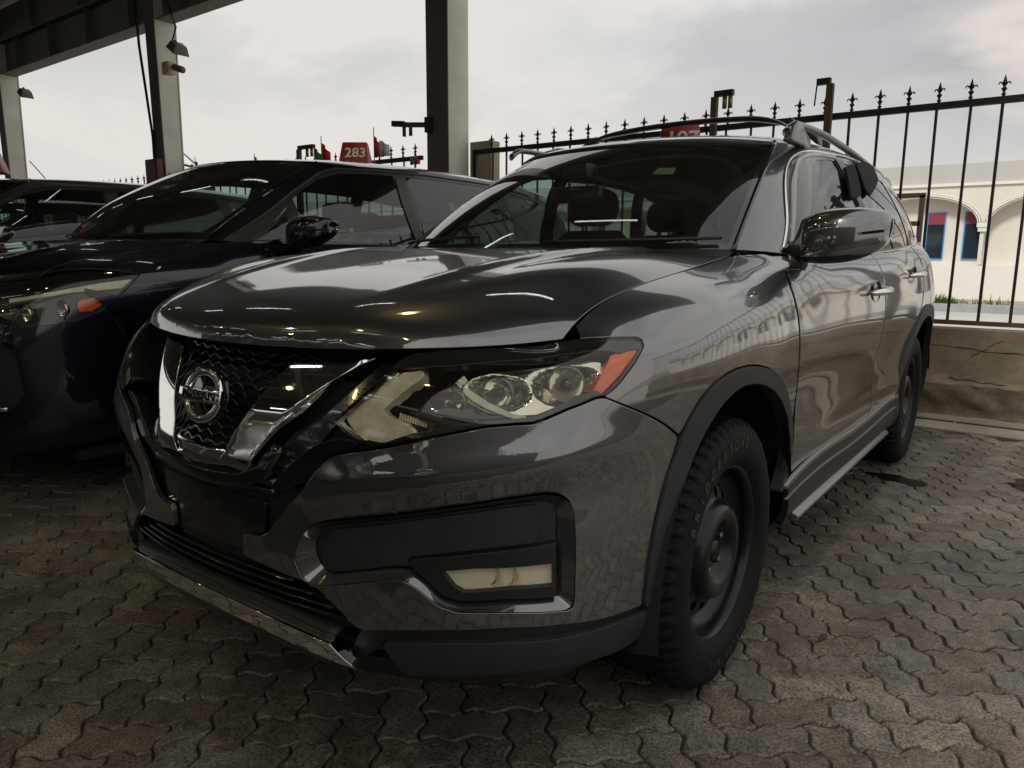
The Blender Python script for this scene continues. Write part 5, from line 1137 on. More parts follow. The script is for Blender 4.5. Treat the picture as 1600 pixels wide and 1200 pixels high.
    # rendered block wall: mottled, cracked, rough and stained at the foot
    m = mat('wall_render', (.26, .20, .13), .88); nt = m.node_tree; b = nt.nodes['Principled BSDF']; ge = nd(m, 'ShaderNodeNewGeometry')
    nA = nd(m, 'ShaderNodeTexNoise', Scale=2.2, Detail=9.0, Roughness=.65); nB = nd(m, 'ShaderNodeTexNoise', Scale=22.0, Detail=8.0, Roughness=.7)
    for n_ in (nA, nB): nt.links.new(ge.outputs['Position'], n_.inputs['Vector'])
    ra = nd(m, 'ShaderNodeValToRGB'); ra.color_ramp.elements[0].position = .32; ra.color_ramp.elements[0].color = (.15, .12, .082, 1); ra.color_ramp.elements[1].position = .68; ra.color_ramp.elements[1].color = (.29, .245, .175, 1)
    nt.links.new(nA.outputs['Fac'], ra.inputs['Fac']); mm = nd(m, 'ShaderNodeMixRGB', blend_type='OVERLAY'); mm.inputs['Fac'].default_value = .6; nt.links.new(ra.outputs[0], mm.inputs['Color1']); nt.links.new(nB.outputs['Color'], mm.inputs['Color2'])
    nt.links.new(mm.outputs[0], b.inputs['Base Color']); bu = nd(m, 'ShaderNodeBump', Strength=.6, Distance=.01); nt.links.new(nB.outputs['Fac'], bu.inputs['Height']); nt.links.new(bu.outputs[0], b.inputs['Normal'])
mat('back_plaster', (.16, .15, .135), .9, vary=.15, vscale=1.0); mat('dead_leaf', (.06, .035, .015), .8); mat('wall_foot', (.115, .092, .062), .95, bump=1.0, bscale=26, vary=.45, vscale=9)
ground_mats()
def build_ground():
    K = lambda o: tag(o, kind='structure')
    gm = K(MB().box((-60, -14, -.20), (40, 4.72, -.0085)).build('pavement', 'joint_soil'))
    K(MB().box((-60, 4.70, -.2), (40, 4.955, .0)).box((-60, 5.035, -.2), (40, 5.40, .004)).box((-60, 4.955, -.2), (40, 5.035, -.05)).build('drain_edge', 'concrete'))
    dr = MB()
    for x in np.arange(-8, 6, .5): dr.box((x, 4.962, -.03), (x+.485, 4.972, -.004)).box((x, 5.018, -.03), (x+.485, 5.028, -.004)).box((x, 4.985, -.035), (x+.485, 5.005, -.006))
    K(dr.build('drain_grate', 'drain_iron'))
    K(MB().box((-80, 5.5, -.2), (80, 17.4, -.02)).build('road', 'road_pale'))
    K(MB().box((-80, 17.4, -.2), (80, 17.62, .13)).build('kerb', 'kerb')); K(MB().box((-80, 17.62, -.2), (80, 24, .11)).build('sidewalk', 'sand'))
    K(MB().box((-400, -300, -.6), (400, 700, -.205)).build('terrain', 'sand'))
    # pavers: zig-zag interlocking blocks laid in herringbone
    a = .1015; Aw = .0105; ang = R(41); e1 = np.array([math.cos(ang), math.sin(ang)]); e2 = np.array([-math.sin(ang), math.cos(ang)])
    tri = [0, .85, .85, 0, -.85, -.85]; ts = [0, .17, .33, .5, .67, .83]
    def edge(p, d, n):
        out = []
        for t, w_ in zip(ts, tri): out.append(p+d*t+n*w_*Aw/a)
        return out
    X = np.array([1., 0]); Y = np.array([0, 1.])
    def outline():
        P = []; P += edge(np.array([0., 0]), X, Y)+edge(np.array([1., 0]), X, Y); P += edge(np.array([2., 0]), Y, -X)
        P += [q for q in edge(np.array([1., 1]), X, Y)[::-1]]; P = P[:18]
        top = edge(np.array([0., 1]), X, Y)+edge(np.array([1., 1]), X, Y)+[np.array([2., 1])]; left = edge(np.array([0., 0]), Y, -X)+[np.array([0., 1.])]
        return np.array(P[:18]+top[::-1][:-1]+left[::-1][:-1])*a-np.array([a, a/2])
    O = outline(); variants = []
    for v in range(6):
        g = random.uniform(.0026, .0040); I0 = inset(O, g); I1 = inset(O, g+.0016); I2 = inset(O, g+.0040); n = len(O); V = []; F = []
        for L, z in ((I0, -.022), (I0+rng.normal(0, .0007, I0.shape), -.005), (I1+rng.normal(0, .0005, I0.shape), -.0012), (I2, 0)):
            V += [(p[0], p[1], z+(random.uniform(-.0012, .0006) if z > -.02 else 0)) for p in L]
        for r in range(3):
            for i in range(n): F.append((r*n+i, r*n+(i+1) % n, r*n+n+(i+1) % n, r*n+n+i))
        F.append(tuple(3*n+i for i in range(n)))
        me = bpy.data.meshes.new('paver'); me.from_pydata(V, [], F); me.materials.append(MATS['paver'])
        me.polygons.foreach_set('use_smooth', [False]*len(F)); at = me.attributes.new('tone', 'FLOAT', 'POINT'); at.data.foreach_set('value', [0.0]*len(V)); variants.append((me, V, F))
    cand = []
    N = 86
    for i in range(-N, N):
        for j in range(-N, N):
            t = (i-j) % 4
            if t == 0: c = (i+1, j+.5); rot = 0
            elif t == 3: c = (i+.5, j+1); rot = math.pi/2
            else: continue
            w = (e1*c[0]+e2*c[1])*a; x, y = w[0]-.3, w[1]+2.2
            if not (-6.5 < x < 5.0 and -.9 < y < 4.62): continue
            d = np.array([x, y, 0])-CP; z = d@CF; vis = False; size = 0
            if z > .3:
                u, v_ = 800+FPX*(d@CR)/z, 600-FPX*(d@CU)/z; vis = -60 < u < 1660 and v_ < 1280 and not (abs(x) < .80 and .25 < y < 4.4) and not (-.6 < x < .9 and y > .1 and u < 1230 and u > 190)
                if x < -1.0 and y > 1.0: vis = False
                size = 1/z
            cand.append((not vis, -size, x, y, rot+ang))
    cand.sort(); V = []; F = []; tones = []
    for k, (nv, s_, x, y, rz) in enumerate(cand):
        zt = random.gauss(0, .0011)+.0035*math.sin(x*2.1+.6)*math.sin(y*1.7+1.1)+.0015*math.sin(x*5.3+y*4.1); tx, ty = random.gauss(0, .005), random.gauss(0, .005); rz2 = rz+random.gauss(0, .006)+(math.pi if random.random() < .5 else 0)
        me, mv, mf = variants[random.randrange(6)]; M = Matrix.Translation((x, y, zt)) @ Matrix.Rotation(rz2, 4, 'Z') @ Matrix.Rotation(tx, 4, 'X') @ Matrix.Rotation(ty, 4, 'Y')
        if k < 298 and not nv:
            o = bpy.data.objects.new('paver', me); o.matrix_world = M; o.parent = gm; COL.objects.link(o)
        else:
            b = len(V); V += [tuple(M @ Vector(p)) for p in mv]; F += [tuple(q+b for q in f) for f in mf]; tn = random.random(); tones += [tn]*len(mv)
    o = mesh_obj('paver_field', V, F, 'paver', gm); o['kind'] = 'stuff'; at = o.data.attributes.new('tone', 'FLOAT', 'POINT'); at.data.foreach_set('value', tones)
    # a few dead leaves and grit on the blocks
    for (x, y, r_, lb_) in ((1.36, .62, .3, 'curled dead leaf on the paving, the one nearest the camera'), (1.05, 1.32, 1.4, 'curled dead leaf on the paving just behind the front wheel'), (1.78, 1.75, 2.2, 'curled dead leaf on the open paving near the right edge of the photo'), (-1.25, .12, .8, 'curled dead leaf on the paving left of the bright bumper strip'), (1.5, 2.5, 4.0, 'curled dead leaf on the paving, farthest one, level with the rear door')):
        P = [(0, 0, .002), (.012, .010, .006), (.030, .011, .004), (.046, 0, .009), (.030, -.010, .005), (.012, -.009, .007), (-.014, .002, .003)]; cs, sn = math.cos(r_), math.sin(r_)
        lf = mesh_obj('dry_leaf', [(px_*cs-py_*sn, px_*sn+py_*cs, z_) for px_, py_, z_ in P], [(0, 1, 6), (0, 1, 2, 3, 4, 5)], 'dead_leaf', None, loc=(x, y, .001)); tag(lf, lb_, 'leaf', 'dead leaves on the paving')
    gb = MB(); r3 = random.Random(9)
    for i in range(1500):
        x, y = r3.uniform(-2.6, 3.0), r3.uniform(-.6, 4.6); q_ = r3.uniform(.0012, .0034); gb.add([(x-q_, y-q_, .0005), (x+q_, y-q_*.6, .0005), (x, y+q_, .0005), (x+q_*.2, y, q_*1.1)], [(0, 1, 3), (1, 2, 3), (2, 0, 3)])
    gr = gb.build('grit', 'concrete'); gr['kind'] = 'stuff'
    # oil-dark puddle beside the rear wheel, pale wet patch further right
    def puddle(cx, cy, rx, ry, z, seed):
        r_ = random.Random(seed); P = []; n = 28
        for i in range(n):
            a_ = 2*math.pi*i/n; k = 1+.25*math.sin(2*a_+seed)+.15*math.sin(5*a_+seed*2)+r_.uniform(-.06, .06); P.append((cx+rx*k*math.cos(a_), cy+ry*k*math.sin(a_), z))
        o_ = mesh_obj('puddle', P+[(cx, cy, z)], [(i, (i+1) % n, n) for i in range(n)], 'water'); return K(o_)
    puddle(.93, 3.26, .13, .07, .0022, 3); puddle(1.50, 3.55, .13, .10, .0022, 5)

def build_wall_fence():
    # low rendered wall, lumpy along its foot
    def wall(x0, x1, name, label):
        nx = int((x1-x0)/.04); V = []; F = []; zs = [0, .03, .06, .09, .12, .15, .18, .20, .22, .24, .26, .30, .42, .55, .600, .612, .615]
        for i in range(nx+1):
            x = x0+(x1-x0)*i/nx
            for j, z in enumerate(zs):
                lump = .018*math.sin(x*7+z*30)+.014*math.sin(x*23+z*41)+random.uniform(-.012, .012)
                step = .060 if z < .225+.022*math.sin(x*3)+.014*math.sin(x*11)+.008*math.sin(x*31) else 0
                y = 5.30-step+(lump*.8 if z < .22 else lump*.10)
                if j == 0: y -= .05
                V.append((x, y, z))
            V.append((x, 5.5, .615)); V.append((x, 5.5, -.05))
        m = len(zs)+2
        for i in range(nx):
            for j in range(m-1): F.append((i*m+j, (i+1)*m+j, (i+1)*m+j+1, i*m+j+1))
        o = mesh_obj(name, V, F, ('wall_render', 'wall_foot'), None, True); mi = [1 if (i % (m-1)) < 8 else 0 for i in range(len(F))]; o.data.polygons.foreach_set('material_index', mi)
        # cracks: thin dark open joints standing in the render
        r_ = random.Random(5); ck = MB()
        for (xc, zc, ln, sl) in ((.55, .50, 1.3, -.05), (1.02, .42, .18, .75), (.9, .26, .7, -.06), (1.5, .47, .5, .04), (2.4, .40, .9, -.1), (.2, .35, .35, .4), (-.6, .45, .8, .05), (3.3, .5, .6, -.3)):
            if not (x0 < xc < x1): continue
            P = []; n_ = 14
            for i in range(n_+1): t = i/n_; P.append((xc+ln*t, 5.2975, zc+sl*ln*t+r_.uniform(-.008, .008)))
            for a_, b_ in zip(P[:-1], P[1:]): ck.bar(a_, b_, .004, r_.uniform(.0015, .0045))
        if ck.v: ck.build('crack', 'joint_soil', o)
        return tag(o, label, 'wall')
    wall(-3.72, 9, 'boundary_wall', 'low stained cement wall with crumbling foot, under the iron fence on the right')
    wall(-22, -4.55, 'boundary_wall', 'low cement wall behind the parked minivan, left of the third column')
    def finial():
        b = MB(); b.lathe([(0, .0095), (.012, .0095), (.016, .015), (.022, .015), (.028, .008), (.04, .009), (.052, .018), (.058, .018), (.066, .009), (.078, .007)], 8, 'z')
        b.add([(0, -.006, .072), (.012, -.005, .088), (.0135, -.005, .098), (0, -.001, .150), (-.0135, -.005, .098), (-.012, -.005, .088), (0, .006, .072), (.012, .005, .088), (.0135, .005, .098), (0, .001, .150), (-.0135, .005, .098), (-.012, .005, .088)],
              [(0, 1, 2, 3, 4, 5), (11, 10, 9, 8, 7, 6)]+[(i, i+6, (i+1) % 6+6, (i+1) % 6) for i in range(6)])
        for sg in (1, -1):
            pts = [(sg*.004, 0, .076), (sg*.016, 0, .094), (sg*.027, 0, .100), (sg*.035, 0, .092), (sg*.034, 0, .083)]; b.tube(pts, [.0055, .006, .0055, .0045, .003], 5)
        return b
    fin = finial().build('finial', 'fence_black', None, True).data; bpy.data.objects.remove(bpy.data.objects['finial'], do_unlink=True)
    pick = bpy.data.meshes.new('picket'); b = MB(); b.tube([(0, 0, .66), (0, 0, 2.185)], .0105, 8); pick.from_pydata(b.v, [], b.f); pick.materials.append(MATS['fence_black'])
    def fence(x0, x1, x_first, label, step=.1965):
        T = empty('iron_fence', (x0, 5.50, 0), label, 'fence')
        L = x1-x0
        MB().box((0, -.018, .632), (L, .018, .664)).build('bottom_rail', 'rust_brown', T); MB().box((0, -.02, 2.175), (L, .02, 2.222)).build('top_rail', 'fence_black', T)
        MB().box((-.0, -.025, .615), (.05, .025, 2.222)).build('end_post', 'fence_black', T)
        x = x_first
        while x < x1:
            o = bpy.data.objects.new('picket', pick); o.location = (x-x0, 0, 0); o.rotation_euler = (random.gauss(0, .002), random.gauss(0, .004), random.random()); link(o, T)
            f_ = bpy.data.objects.new('finial', fin); f_.location = (x-x0, 0, 2.218); f_.rotation_euler = (0, 0, random.gauss(0, .15)); link(f_, T); x += step
        return T
    F1 = fence(-3.74, 9.0, 1.02-.1965*23, 'black iron fence with spear finials on the low wall, right of the third column')
    fence(-22, -4.50, -21.9, 'black iron fence seen over the navy minivan, left of the third column')
    MB().box((5.1, -.04, .6), (5.2, .04, 2.3)).build('post', 'fence_black', F1)
    bevel(MB().box((-4.03, 5.775, 0), (-3.72, 5.93, 2.36)).build('gate_pier', 'concrete'), .01, 2); tag(bpy.data.objects['gate_pier'], 'short pale cement pier joined to the third column where the right fence starts', 'pier')

def build_columns():
    mat('column_lit', (.66, .64, .56), .75, bump=.15, bscale=20, vary=.14, vscale=2.2)  # pale column copy: light falling on it is mixed into the colour
    def col(x, w, dpt, label, flange=True, z1=5.3, y=5.6, shape=0):
        T = empty('canopy_column', (x, y, 0), label, 'column', 'columns of the canopy')
        if shape == 0:   # boxed concrete-cased column; front sheet only carries the darker shade-side colour
            bevel(MB().box((-w/2, -dpt/2, 0), (w/2, dpt/2, z1)).build('shaft', 'column_lit', T), .006, 2)
            MB().box((-w/2-.006, -dpt/2-.012, 0), (w/2+.004, -dpt/2-.001, z1)).build('shaded_face', 'column_shaded', T)
        else:            # tapered steel section: web with two flanges, the front one coloured as shaded
            def tap(x0, x1, y0b, y1b, y0t, y1t, nm, m_):
                V = [(x0, y0b, 0), (x1, y0b, 0), (x1, y1b, 0), (x0, y1b, 0), (x0, y0t, z1), (x1, y0t, z1), (x1, y1t, z1), (x0, y1t, z1)]; mesh_obj(nm, V, [(0, 3, 2, 1), (4, 5, 6, 7), (0, 1, 5, 4), (1, 2, 6, 5), (2, 3, 7, 6), (3, 0, 4, 7)], m_, T)
            tap(-w/2, w/2, -.14, -.125, -.185, -.17, 'flange', 'column_shaded'); tap(-w/2, w/2, .125, .14, .17, .185, 'flange', 'column_lit'); tap(w/2-.03, w/2-.015, -.124, .124, -.169, .169, 'web', 'column_lit')
            MB().box((-w/2-.02, -.2, 0), (w/2+.02, .2, .02)).build('base_plate', 'column_shaded', T)
        return T
    c3 = col(-4.19, .30, .34, 'tall square column, front face darkened as shaded and cement side paled as lit, rising right behind the navy minivan', shape=0)
    c2 = col(-10.05, .26, .0, 'slim tapered column with a black cable down its edge and a floodlight on top', shape=1)
    c1 = col(-16.0, .26, .0, 'slim tapered column at the left edge of the photo with a small floodlight', shape=1)
    for yb in (-10.5,):
        for x in (-16, -10, -4.2, 1.1): 
            t_ = col(x, .28, .3, 'back row column of the canopy behind the viewpoint', y=yb); t_['label'] = 'plain column of the back row behind the viewpoint'
    # steel bracket with two stubs on the third column
    T = empty('wall_bracket', (-4.33, 5.40, 2.52), 'dark steel arm with two short stubs sticking out left from the square column', 'bracket')
    MB().bar((.05, 0, 0), (-.34, -.05, .03), .045, .05).build('arm', 'rust_brown', T); MB().bar((-.30, -.05, .035), (-.46, -.07, .05), .05, .06).build('arm_end', 'fence_black', T)
    for x in (-.30, -.20): MB().tube([(x, -.05, .02), (x, -.05, -.10)], .02, 8).build('stub', 'rust_brown', T, True)
    MB().box((.0, -.04, -.08), (.08, .03, .08)).build('clamp', 'fence_black', T)
    # cable, red hydrant box, floodlights and camera on the slim columns
    T = tag(MB().tube([(-10.0, 5.2, 5.1), (-10.12, 5.28, 4.2), (-10.16, 5.36, 3.5), (-10.18, 5.42, 2.9), (-10.19, 5.42, 1.2)], .022, 6).build('black_cable', 'cable', None, True), 'thick black cable hanging down the edge of the slim column', 'cable')
    T = empty('red_box', (-9.98, 5.32, 2.20), 'dark red metal box fixed low on the slim tapered column', 'box'); bevel(MB().box((-.12, -.10, -.5), (.22, .0, .33)).build('case', 'rust_red', T), .01, 2); MB().box((-.09, -.112, -.45), (.19, -.10, .29)).build('door', 'rust_red', T)
    def flood(x, y, z, s_, label):
        T = empty('floodlight', (x, y, z), label, 'floodlight', 'floodlights on the columns')
        MB().tube([(-.25*s_, .0, .12*s_), (-.1*s_, .0, .14*s_), (0, 0, .05*s_)], .02*s_, 6).build('arm', 'cable', T, True)
        M = Matrix.Rotation(R(28), 4, 'Y')
        V = [(-.16, -.2, -.10), (.20, -.2, -.13), (.20, .2, -.13), (-.16, .2, -.10), (-.10, -.14, .07), (.12, -.14, .05), (.12, .14, .05), (-.10, .14, .07)]; V = [tuple((M @ Vector(v))*s_) for v in V]
        bevel(mesh_obj('case', V, [(0, 3, 2, 1), (4, 5, 6, 7), (0, 1, 5, 4), (1, 2, 6, 5), (2, 3, 7, 6), (3, 0, 4, 7)], 'lamp_case', T), .01, 2)
        V = [tuple((M @ Vector(v))*s_) for v in [(-.15, -.19, -.104), (.19, -.19, -.134), (.19, .19, -.134), (-.15, .19, -.104)]]; mesh_obj('pane', V, [(0, 3, 2, 1)], 'galv', T)
    flood(-9.42, 5.5, 4.13, .66, 'dark floodlight tilted outwards near the top of the slim column with the cable'); flood(-15.15, 5.6, 4.19, .6, 'small floodlight on the column at the left edge')
    MB().tube([(-9.75, 5.4, 5.1), (-9.50, 5.45, 4.65), (-9.44, 5.5, 4.40), (-9.58, 5.5, 4.22)], .012, 5).build('lamp_cable', 'cable', None, True); tag(bpy.data.objects['lamp_cable'], 'thin looped wire running down to the floodlight', 'wire')
    T = empty('security_camera', (-9.82, 5.50, 3.86), 'small cream camera with a black barrel on the slim column below its floodlight', 'camera')
    bevel(MB().box((.02, -.07, -.09), (.20, .07, .09)).build('mount', 'cream_box', T), .01, 2); MB().tube([(.2, 0, 0), (.30, 0, -.02)], .012, 6).build('neck', 'cream_box', T, True); MB().tube([(.26, 0, -.0), (.48, 0, -.07)], .05, 10).build('barrel', 'lamp_case', T, True)
    # stay wires and the shade panel right of the slim column
    T = empty('shade_frame', (-9.8, 5.8, 2.1), 'grey sheet on a thin frame with a dark end box, right of the slim column', 'awning')
    MB().tube([(-.49, 0, .75), (.25, .0, .33)], .012, 5).build('stay', 'galv', T, True); MB().bar((-.37, 0, .44), (.47, 0, .27), .03).build('frame_bar', 'rust_brown', T); MB().box((-.3, .0, -.35), (.28, .02, .27)).build('sheet', 'galv', T); MB().box((.30, -.05, -.15), (.52, .08, .255)).build('end_box', 'green_dark', T)
    T = tag(MB().tube([(-15.8, 5.8, 2.95), (-14.5, 5.8, 2.2)], .012, 5).build('stay_wire', 'galv', None, True), 'thin stay wire slanting down right of the leftmost column', 'wire')
def build_canopy():
    T = empty('canopy_roof', (0, 0, 0), 'dark steel canopy roof over the parking row, its edge beam crossing the top left', 'roof')
    x0, x1 = -30, 1.25
    # edge girder: web with flanges and stiffeners
    MB().box((x0, 5.46, 4.58), (x1, 5.74, 4.60)).build('girder_flange', 'roof_steel', T); MB().box((x0, 5.46, 5.16), (x1, 5.74, 5.19)).build('girder_flange', 'roof_steel', T); MB().box((x0, 5.59, 4.60), (x1, 5.61, 5.16)).build('girder_web', 'roof_steel', T)
    for i, x in enumerate(np.arange(x0+.4, x1, 1.45)): MB().box((x, 5.47, 4.602), (x+.012, 5.588, 5.158)).build('stiffener', 'roof_steel', T)
    MB().box((x0, 5.5, 5.20), (x1, 5.52, 5.75)).build('fascia_sheet', 'roof_steel', T)
    for x in np.arange(x0+.6, x1, 1.9): MB().box((x, 5.40, 5.20), (x+.06, 5.499, 5.74)).build('fascia_post', 'roof_steel', T)
    # corrugated roof sheet and purlins
    V = []; F = []; xs = np.arange(x0, x1, .11); n = len(xs)
    for i, x in enumerate(xs):
        z = 5.80+(.03 if i % 2 else 0); V += [(x, 5.9, z), (x, -11.5, z+.5)]
    for i in range(n-1): F.append((2*i, 2*i+2, 2*i+3, 2*i+1))
    mesh_obj('roof_sheet', V, F, 'roof_steel', T)
    for y in np.arange(-10.5, 5.2, 1.5): MB().box((x0, y, 5.66+(5.9-y)*.0287), (x1, y+.06, 5.78+(5.9-y)*.0287)).build('purlin', 'roof_steel', T)
    for x in (-28, -22, -16, -10.05, -4.2, 1.1): MB().box((x-.09, -11, 5.30), (x+.09, 5.45, 5.32)).box((x-.006, -11, 5.32), (x+.006, 5.45, 5.66)).build('rafter', 'roof_steel', T)
    # lit tubes and lamps under the roof
    k = 0
    for y in (2.6, -3.4, -8.4):
        for x in np.arange(-14.5, .6, 2.7):
            k += 1
            L_ = empty('tube_light', (float(x), y, 5.32), 'lit white tube lamp hung under the canopy roof', 'tube light', 'tube lights under the canopy')
            MB().tube([(-.6, 0, -.03), (.6, 0, -.03)], .018, 8).build('tube', 'tube_glow', L_, True); MB().box((-.62, -.04, -.005), (.62, .04, .05)).build('fitting', 'galv', L_); MB().box((-.01, -.01, .05), (.01, .01, .42)).build('hanger', 'cable', L_)
    for x, y in ((-1.2, -2.2), (.6, -3.4), (-3.6, -2.0), (-4.2, -4.6), (-7.5, -3.0), (1.6, -7.6), (-2.4, -7.4), (-1.5, 1.2)):
        L_ = empty('bay_lamp', (x, y, 5.0), 'warm round bay lamp hung under the canopy roof', 'lamp', 'bay lamps under the canopy')
        MB().lathe([(.12, .03), (.08, .05), (0, .17), (-.02, .175)], 20, 'z').build('shade', 'lamp_case', L_, True); MB().lathe([(-.03, .001), (-.035, .05), (0, .075), (.04, .05), (.06, .02)], 14, 'z').build('bulb', 'bulb_glow', L_, True); MB().box((-.008, -.008, .12), (.008, .008, .75)).build('cord', 'cable', L_)
def build_back():
    # far side of the yard behind the viewpoint: wall with bright openings, seen only in reflections
    T = empty('back_wall', (0, -12.2, 0), 'plastered wall with square windows closing the yard behind the viewpoint', 'wall')
    ops = [(-9.5, -8.1, 1.8, 2.6), (-6.6, -5.2, 1.8, 2.6), (-2.2, -.8, 1.8, 2.6), (.6, 2.0, 1.8, 2.6)]
    xs = [-30]+[v for o in ops for v in o[:2]]+[14]; mb = MB()
    for i in range(0, len(xs), 2): mb.box((xs[i], 0, 0), (xs[i+1], .25, 6.3))
    for a, b, z0, z1 in ops:
        if z0: mb.box((a, 0, 0), (b, .25, z0))
        mb.box((a, 0, z1), (b, .25, 6.3))
    mb.build('masonry', 'back_plaster', T)
def build_far():
    # white arcaded building across the road
    T = empty('arcade_building', (0, 20.5, 0), 'low cream building with arched recesses and blue framed windows across the road', 'building'); m = 'plaster_cream'
    MB().box((-26, 1.6, 0), (26, 10, 3.18)).build('back_block', m, T)
    # front wall with arches: outline per bay
    bay = 2.76; x_first = -1.68-bay*8; xs = [x_first+bay*i for i in range(17)]
    V = []; F = []
    def bayface(xc, y):
        # piece of wall between z 1.9 and the parapet with an elliptical arch opening
        n = 22; hw = 1.27; top = 2.86; P = []
        for i in range(n+1):
            t = math.pi*i/n; P.append((xc-hw*math.cos(t), 1.92+.66*math.sin(t)))
        k = len(V)
        for (x, z) in P: V.append((x, y, z)); V.append((x, y, top)); V.append((x, y+.35, z))
        for i in range(n):
            a_, b_ = k+3*i, k+3*i+3; F.append((a_, b_, b_+1, a_+1)); F.append((a_, a_+2, b_+2, b_))
        k = len(V); L0, L1 = xc-bay/2, xc-hw; 
        V.extend([(L0, y, 1.92), (L1, y, 1.92), (L1, y, top), (L0, y, top), (xc+hw, y, 1.92), (xc+bay/2, y, 1.92), (xc+bay/2, y, top), (xc+hw, y, top)]); F.append((k, k+1, k+2, k+3)); F.append((k+4, k+5, k+6, k+7))
    for xc in xs: bayface(xc, 0)
    mesh_obj('arcade', V, F, 'plaster_cream', T)
    for xc in xs:
        for q, (hw, hz_, dy) in enumerate(((1.275, .665, .05), (1.315, .71, .09), (1.36, .755, .05))):
            if q == 1 or 1: MB().tube([(xc-hw*math.cos(math.pi*i/20), -dy*.6, 1.92+hz_*math.sin(math.pi*i/20)) for i in range(21)], .017 if q != 1 else .024, 6).build('arch_moulding', 'plaster_white', T, True)
        MB().box((xc+bay/2-.12, -.10, 1.84), (xc+bay/2+.12, .0-.002, 1.94)).box((xc+bay/2-.09, -.08, 1.74), (xc+bay/2+.09, -.002, 1.84)).build('corbel', 'plaster_white', T)
        MB().box((xc+bay/2-.04, -.03, .95), (xc+bay/2+.04, .30, 1.74)).build('pilaster', 'plaster_cream', T)
    MB().box((-26, .02, 2.86), (26, 1.6, 3.36)).build('parapet', 'plaster_grey', T); MB().box((-26, -.05, 2.83), (26, .018, 2.90)).build('cornice', 'plaster_white', T)
    MB().box((-26, .30, .90), (26, .45, 2.86)).build('recess_wall', 'plaster_cream', T); MB().box((-26, -.06, .10), (26, .298, .93)).build('plinth', 'plaster_white', T)
    for xc in xs:
        if abs(xc) > 12: continue
        for dx in (.40, 1.22):
            W = bpy.data.objects.new('window', None); link(W, T); W.location = (xc+dx-.05, .285, 1.07)
            MB().box((-.21, -.02, 0), (.21, -.002, 1.16)).build('frame', 'blue_frame', W); MB().box((-.175, -.03, .03), (.185, -.021, .86)).build('pane', 'dark_glass', W); MB().box((-.175, -.031, .86), (.185, -.021, 1.14)).build('blind', 'maroon', W)
    # far higher-ground wall line and roadside plant
    def plant(x, y, label, n=260, s_=.5):
        mb = MB(); r_ = random.Random(int(x*10))
        for i in range(n):
            a_ = r_.uniform(0, 6.28); rr = s_*math.sqrt(r_.random()); px_, py_ = rr*math.cos(a_), rr*.5*math.sin(a_); h_ = r_.uniform(.08, .30)*(1.1-rr/s_*.6); d_ = r_.uniform(0, 6.28); w_ = .014; lx, ly = r_.uniform(-.08, .08), r_.uniform(-.08, .08)
            mb.add([(px_-w_*math.cos(d_), py_-w_*math.sin(d_), 0), (px_+w_*math.cos(d_), py_+w_*math.sin(d_), 0), (px_+lx, py_+ly, h_)], [(0, 1, 2)])
        o_ = mb.build('weed_clump', 'leaf', None, loc=(x, y, .11)); return tag(o_, label, 'plant')
    plant(-.75, 18.3, 'tuft of green weeds by the kerb across the road, just right of the grey vehicle', 300, .32); plant(.1, 18.5, 'sparse dry weeds at the foot of the white plinth across the road', 60, .5)
    # brown steel frame standing behind the fence
    T = empty('steel_frame', (-.35, 8.4, 0), 'brown steel frame standing on the road behind the fence, right of the rear window', 'frame')
    p = CP+(CF+CR*(1442-800)/FPX+CU*(600-303)/FPX)*1.0
    def at(px_, py_, y):
        d = CF+CR*(px_-800)/FPX+CU*(600-py_)/FPX; t = (y-CP[1])/d[1]; return CP+d*t
    a_ = at(1442, 305, 8.4); z1 = a_[2]; x1 = a_[0]+.35; x0 = x1-1.0
    for nm, A_, B_ in (('post', (x1, 0, 0), (x1, 0, z1)), ('post', (x0, 0, 0), (x0, 0, z1)), ('rail', (x0-.03, 0, z1), (x1+.03, 0, z1)), ('rail', (x0, 0, z1-.30), (x1, 0, z1-.30))): MB().bar(A_, B_, .05).build(nm, 'far_brown', T)
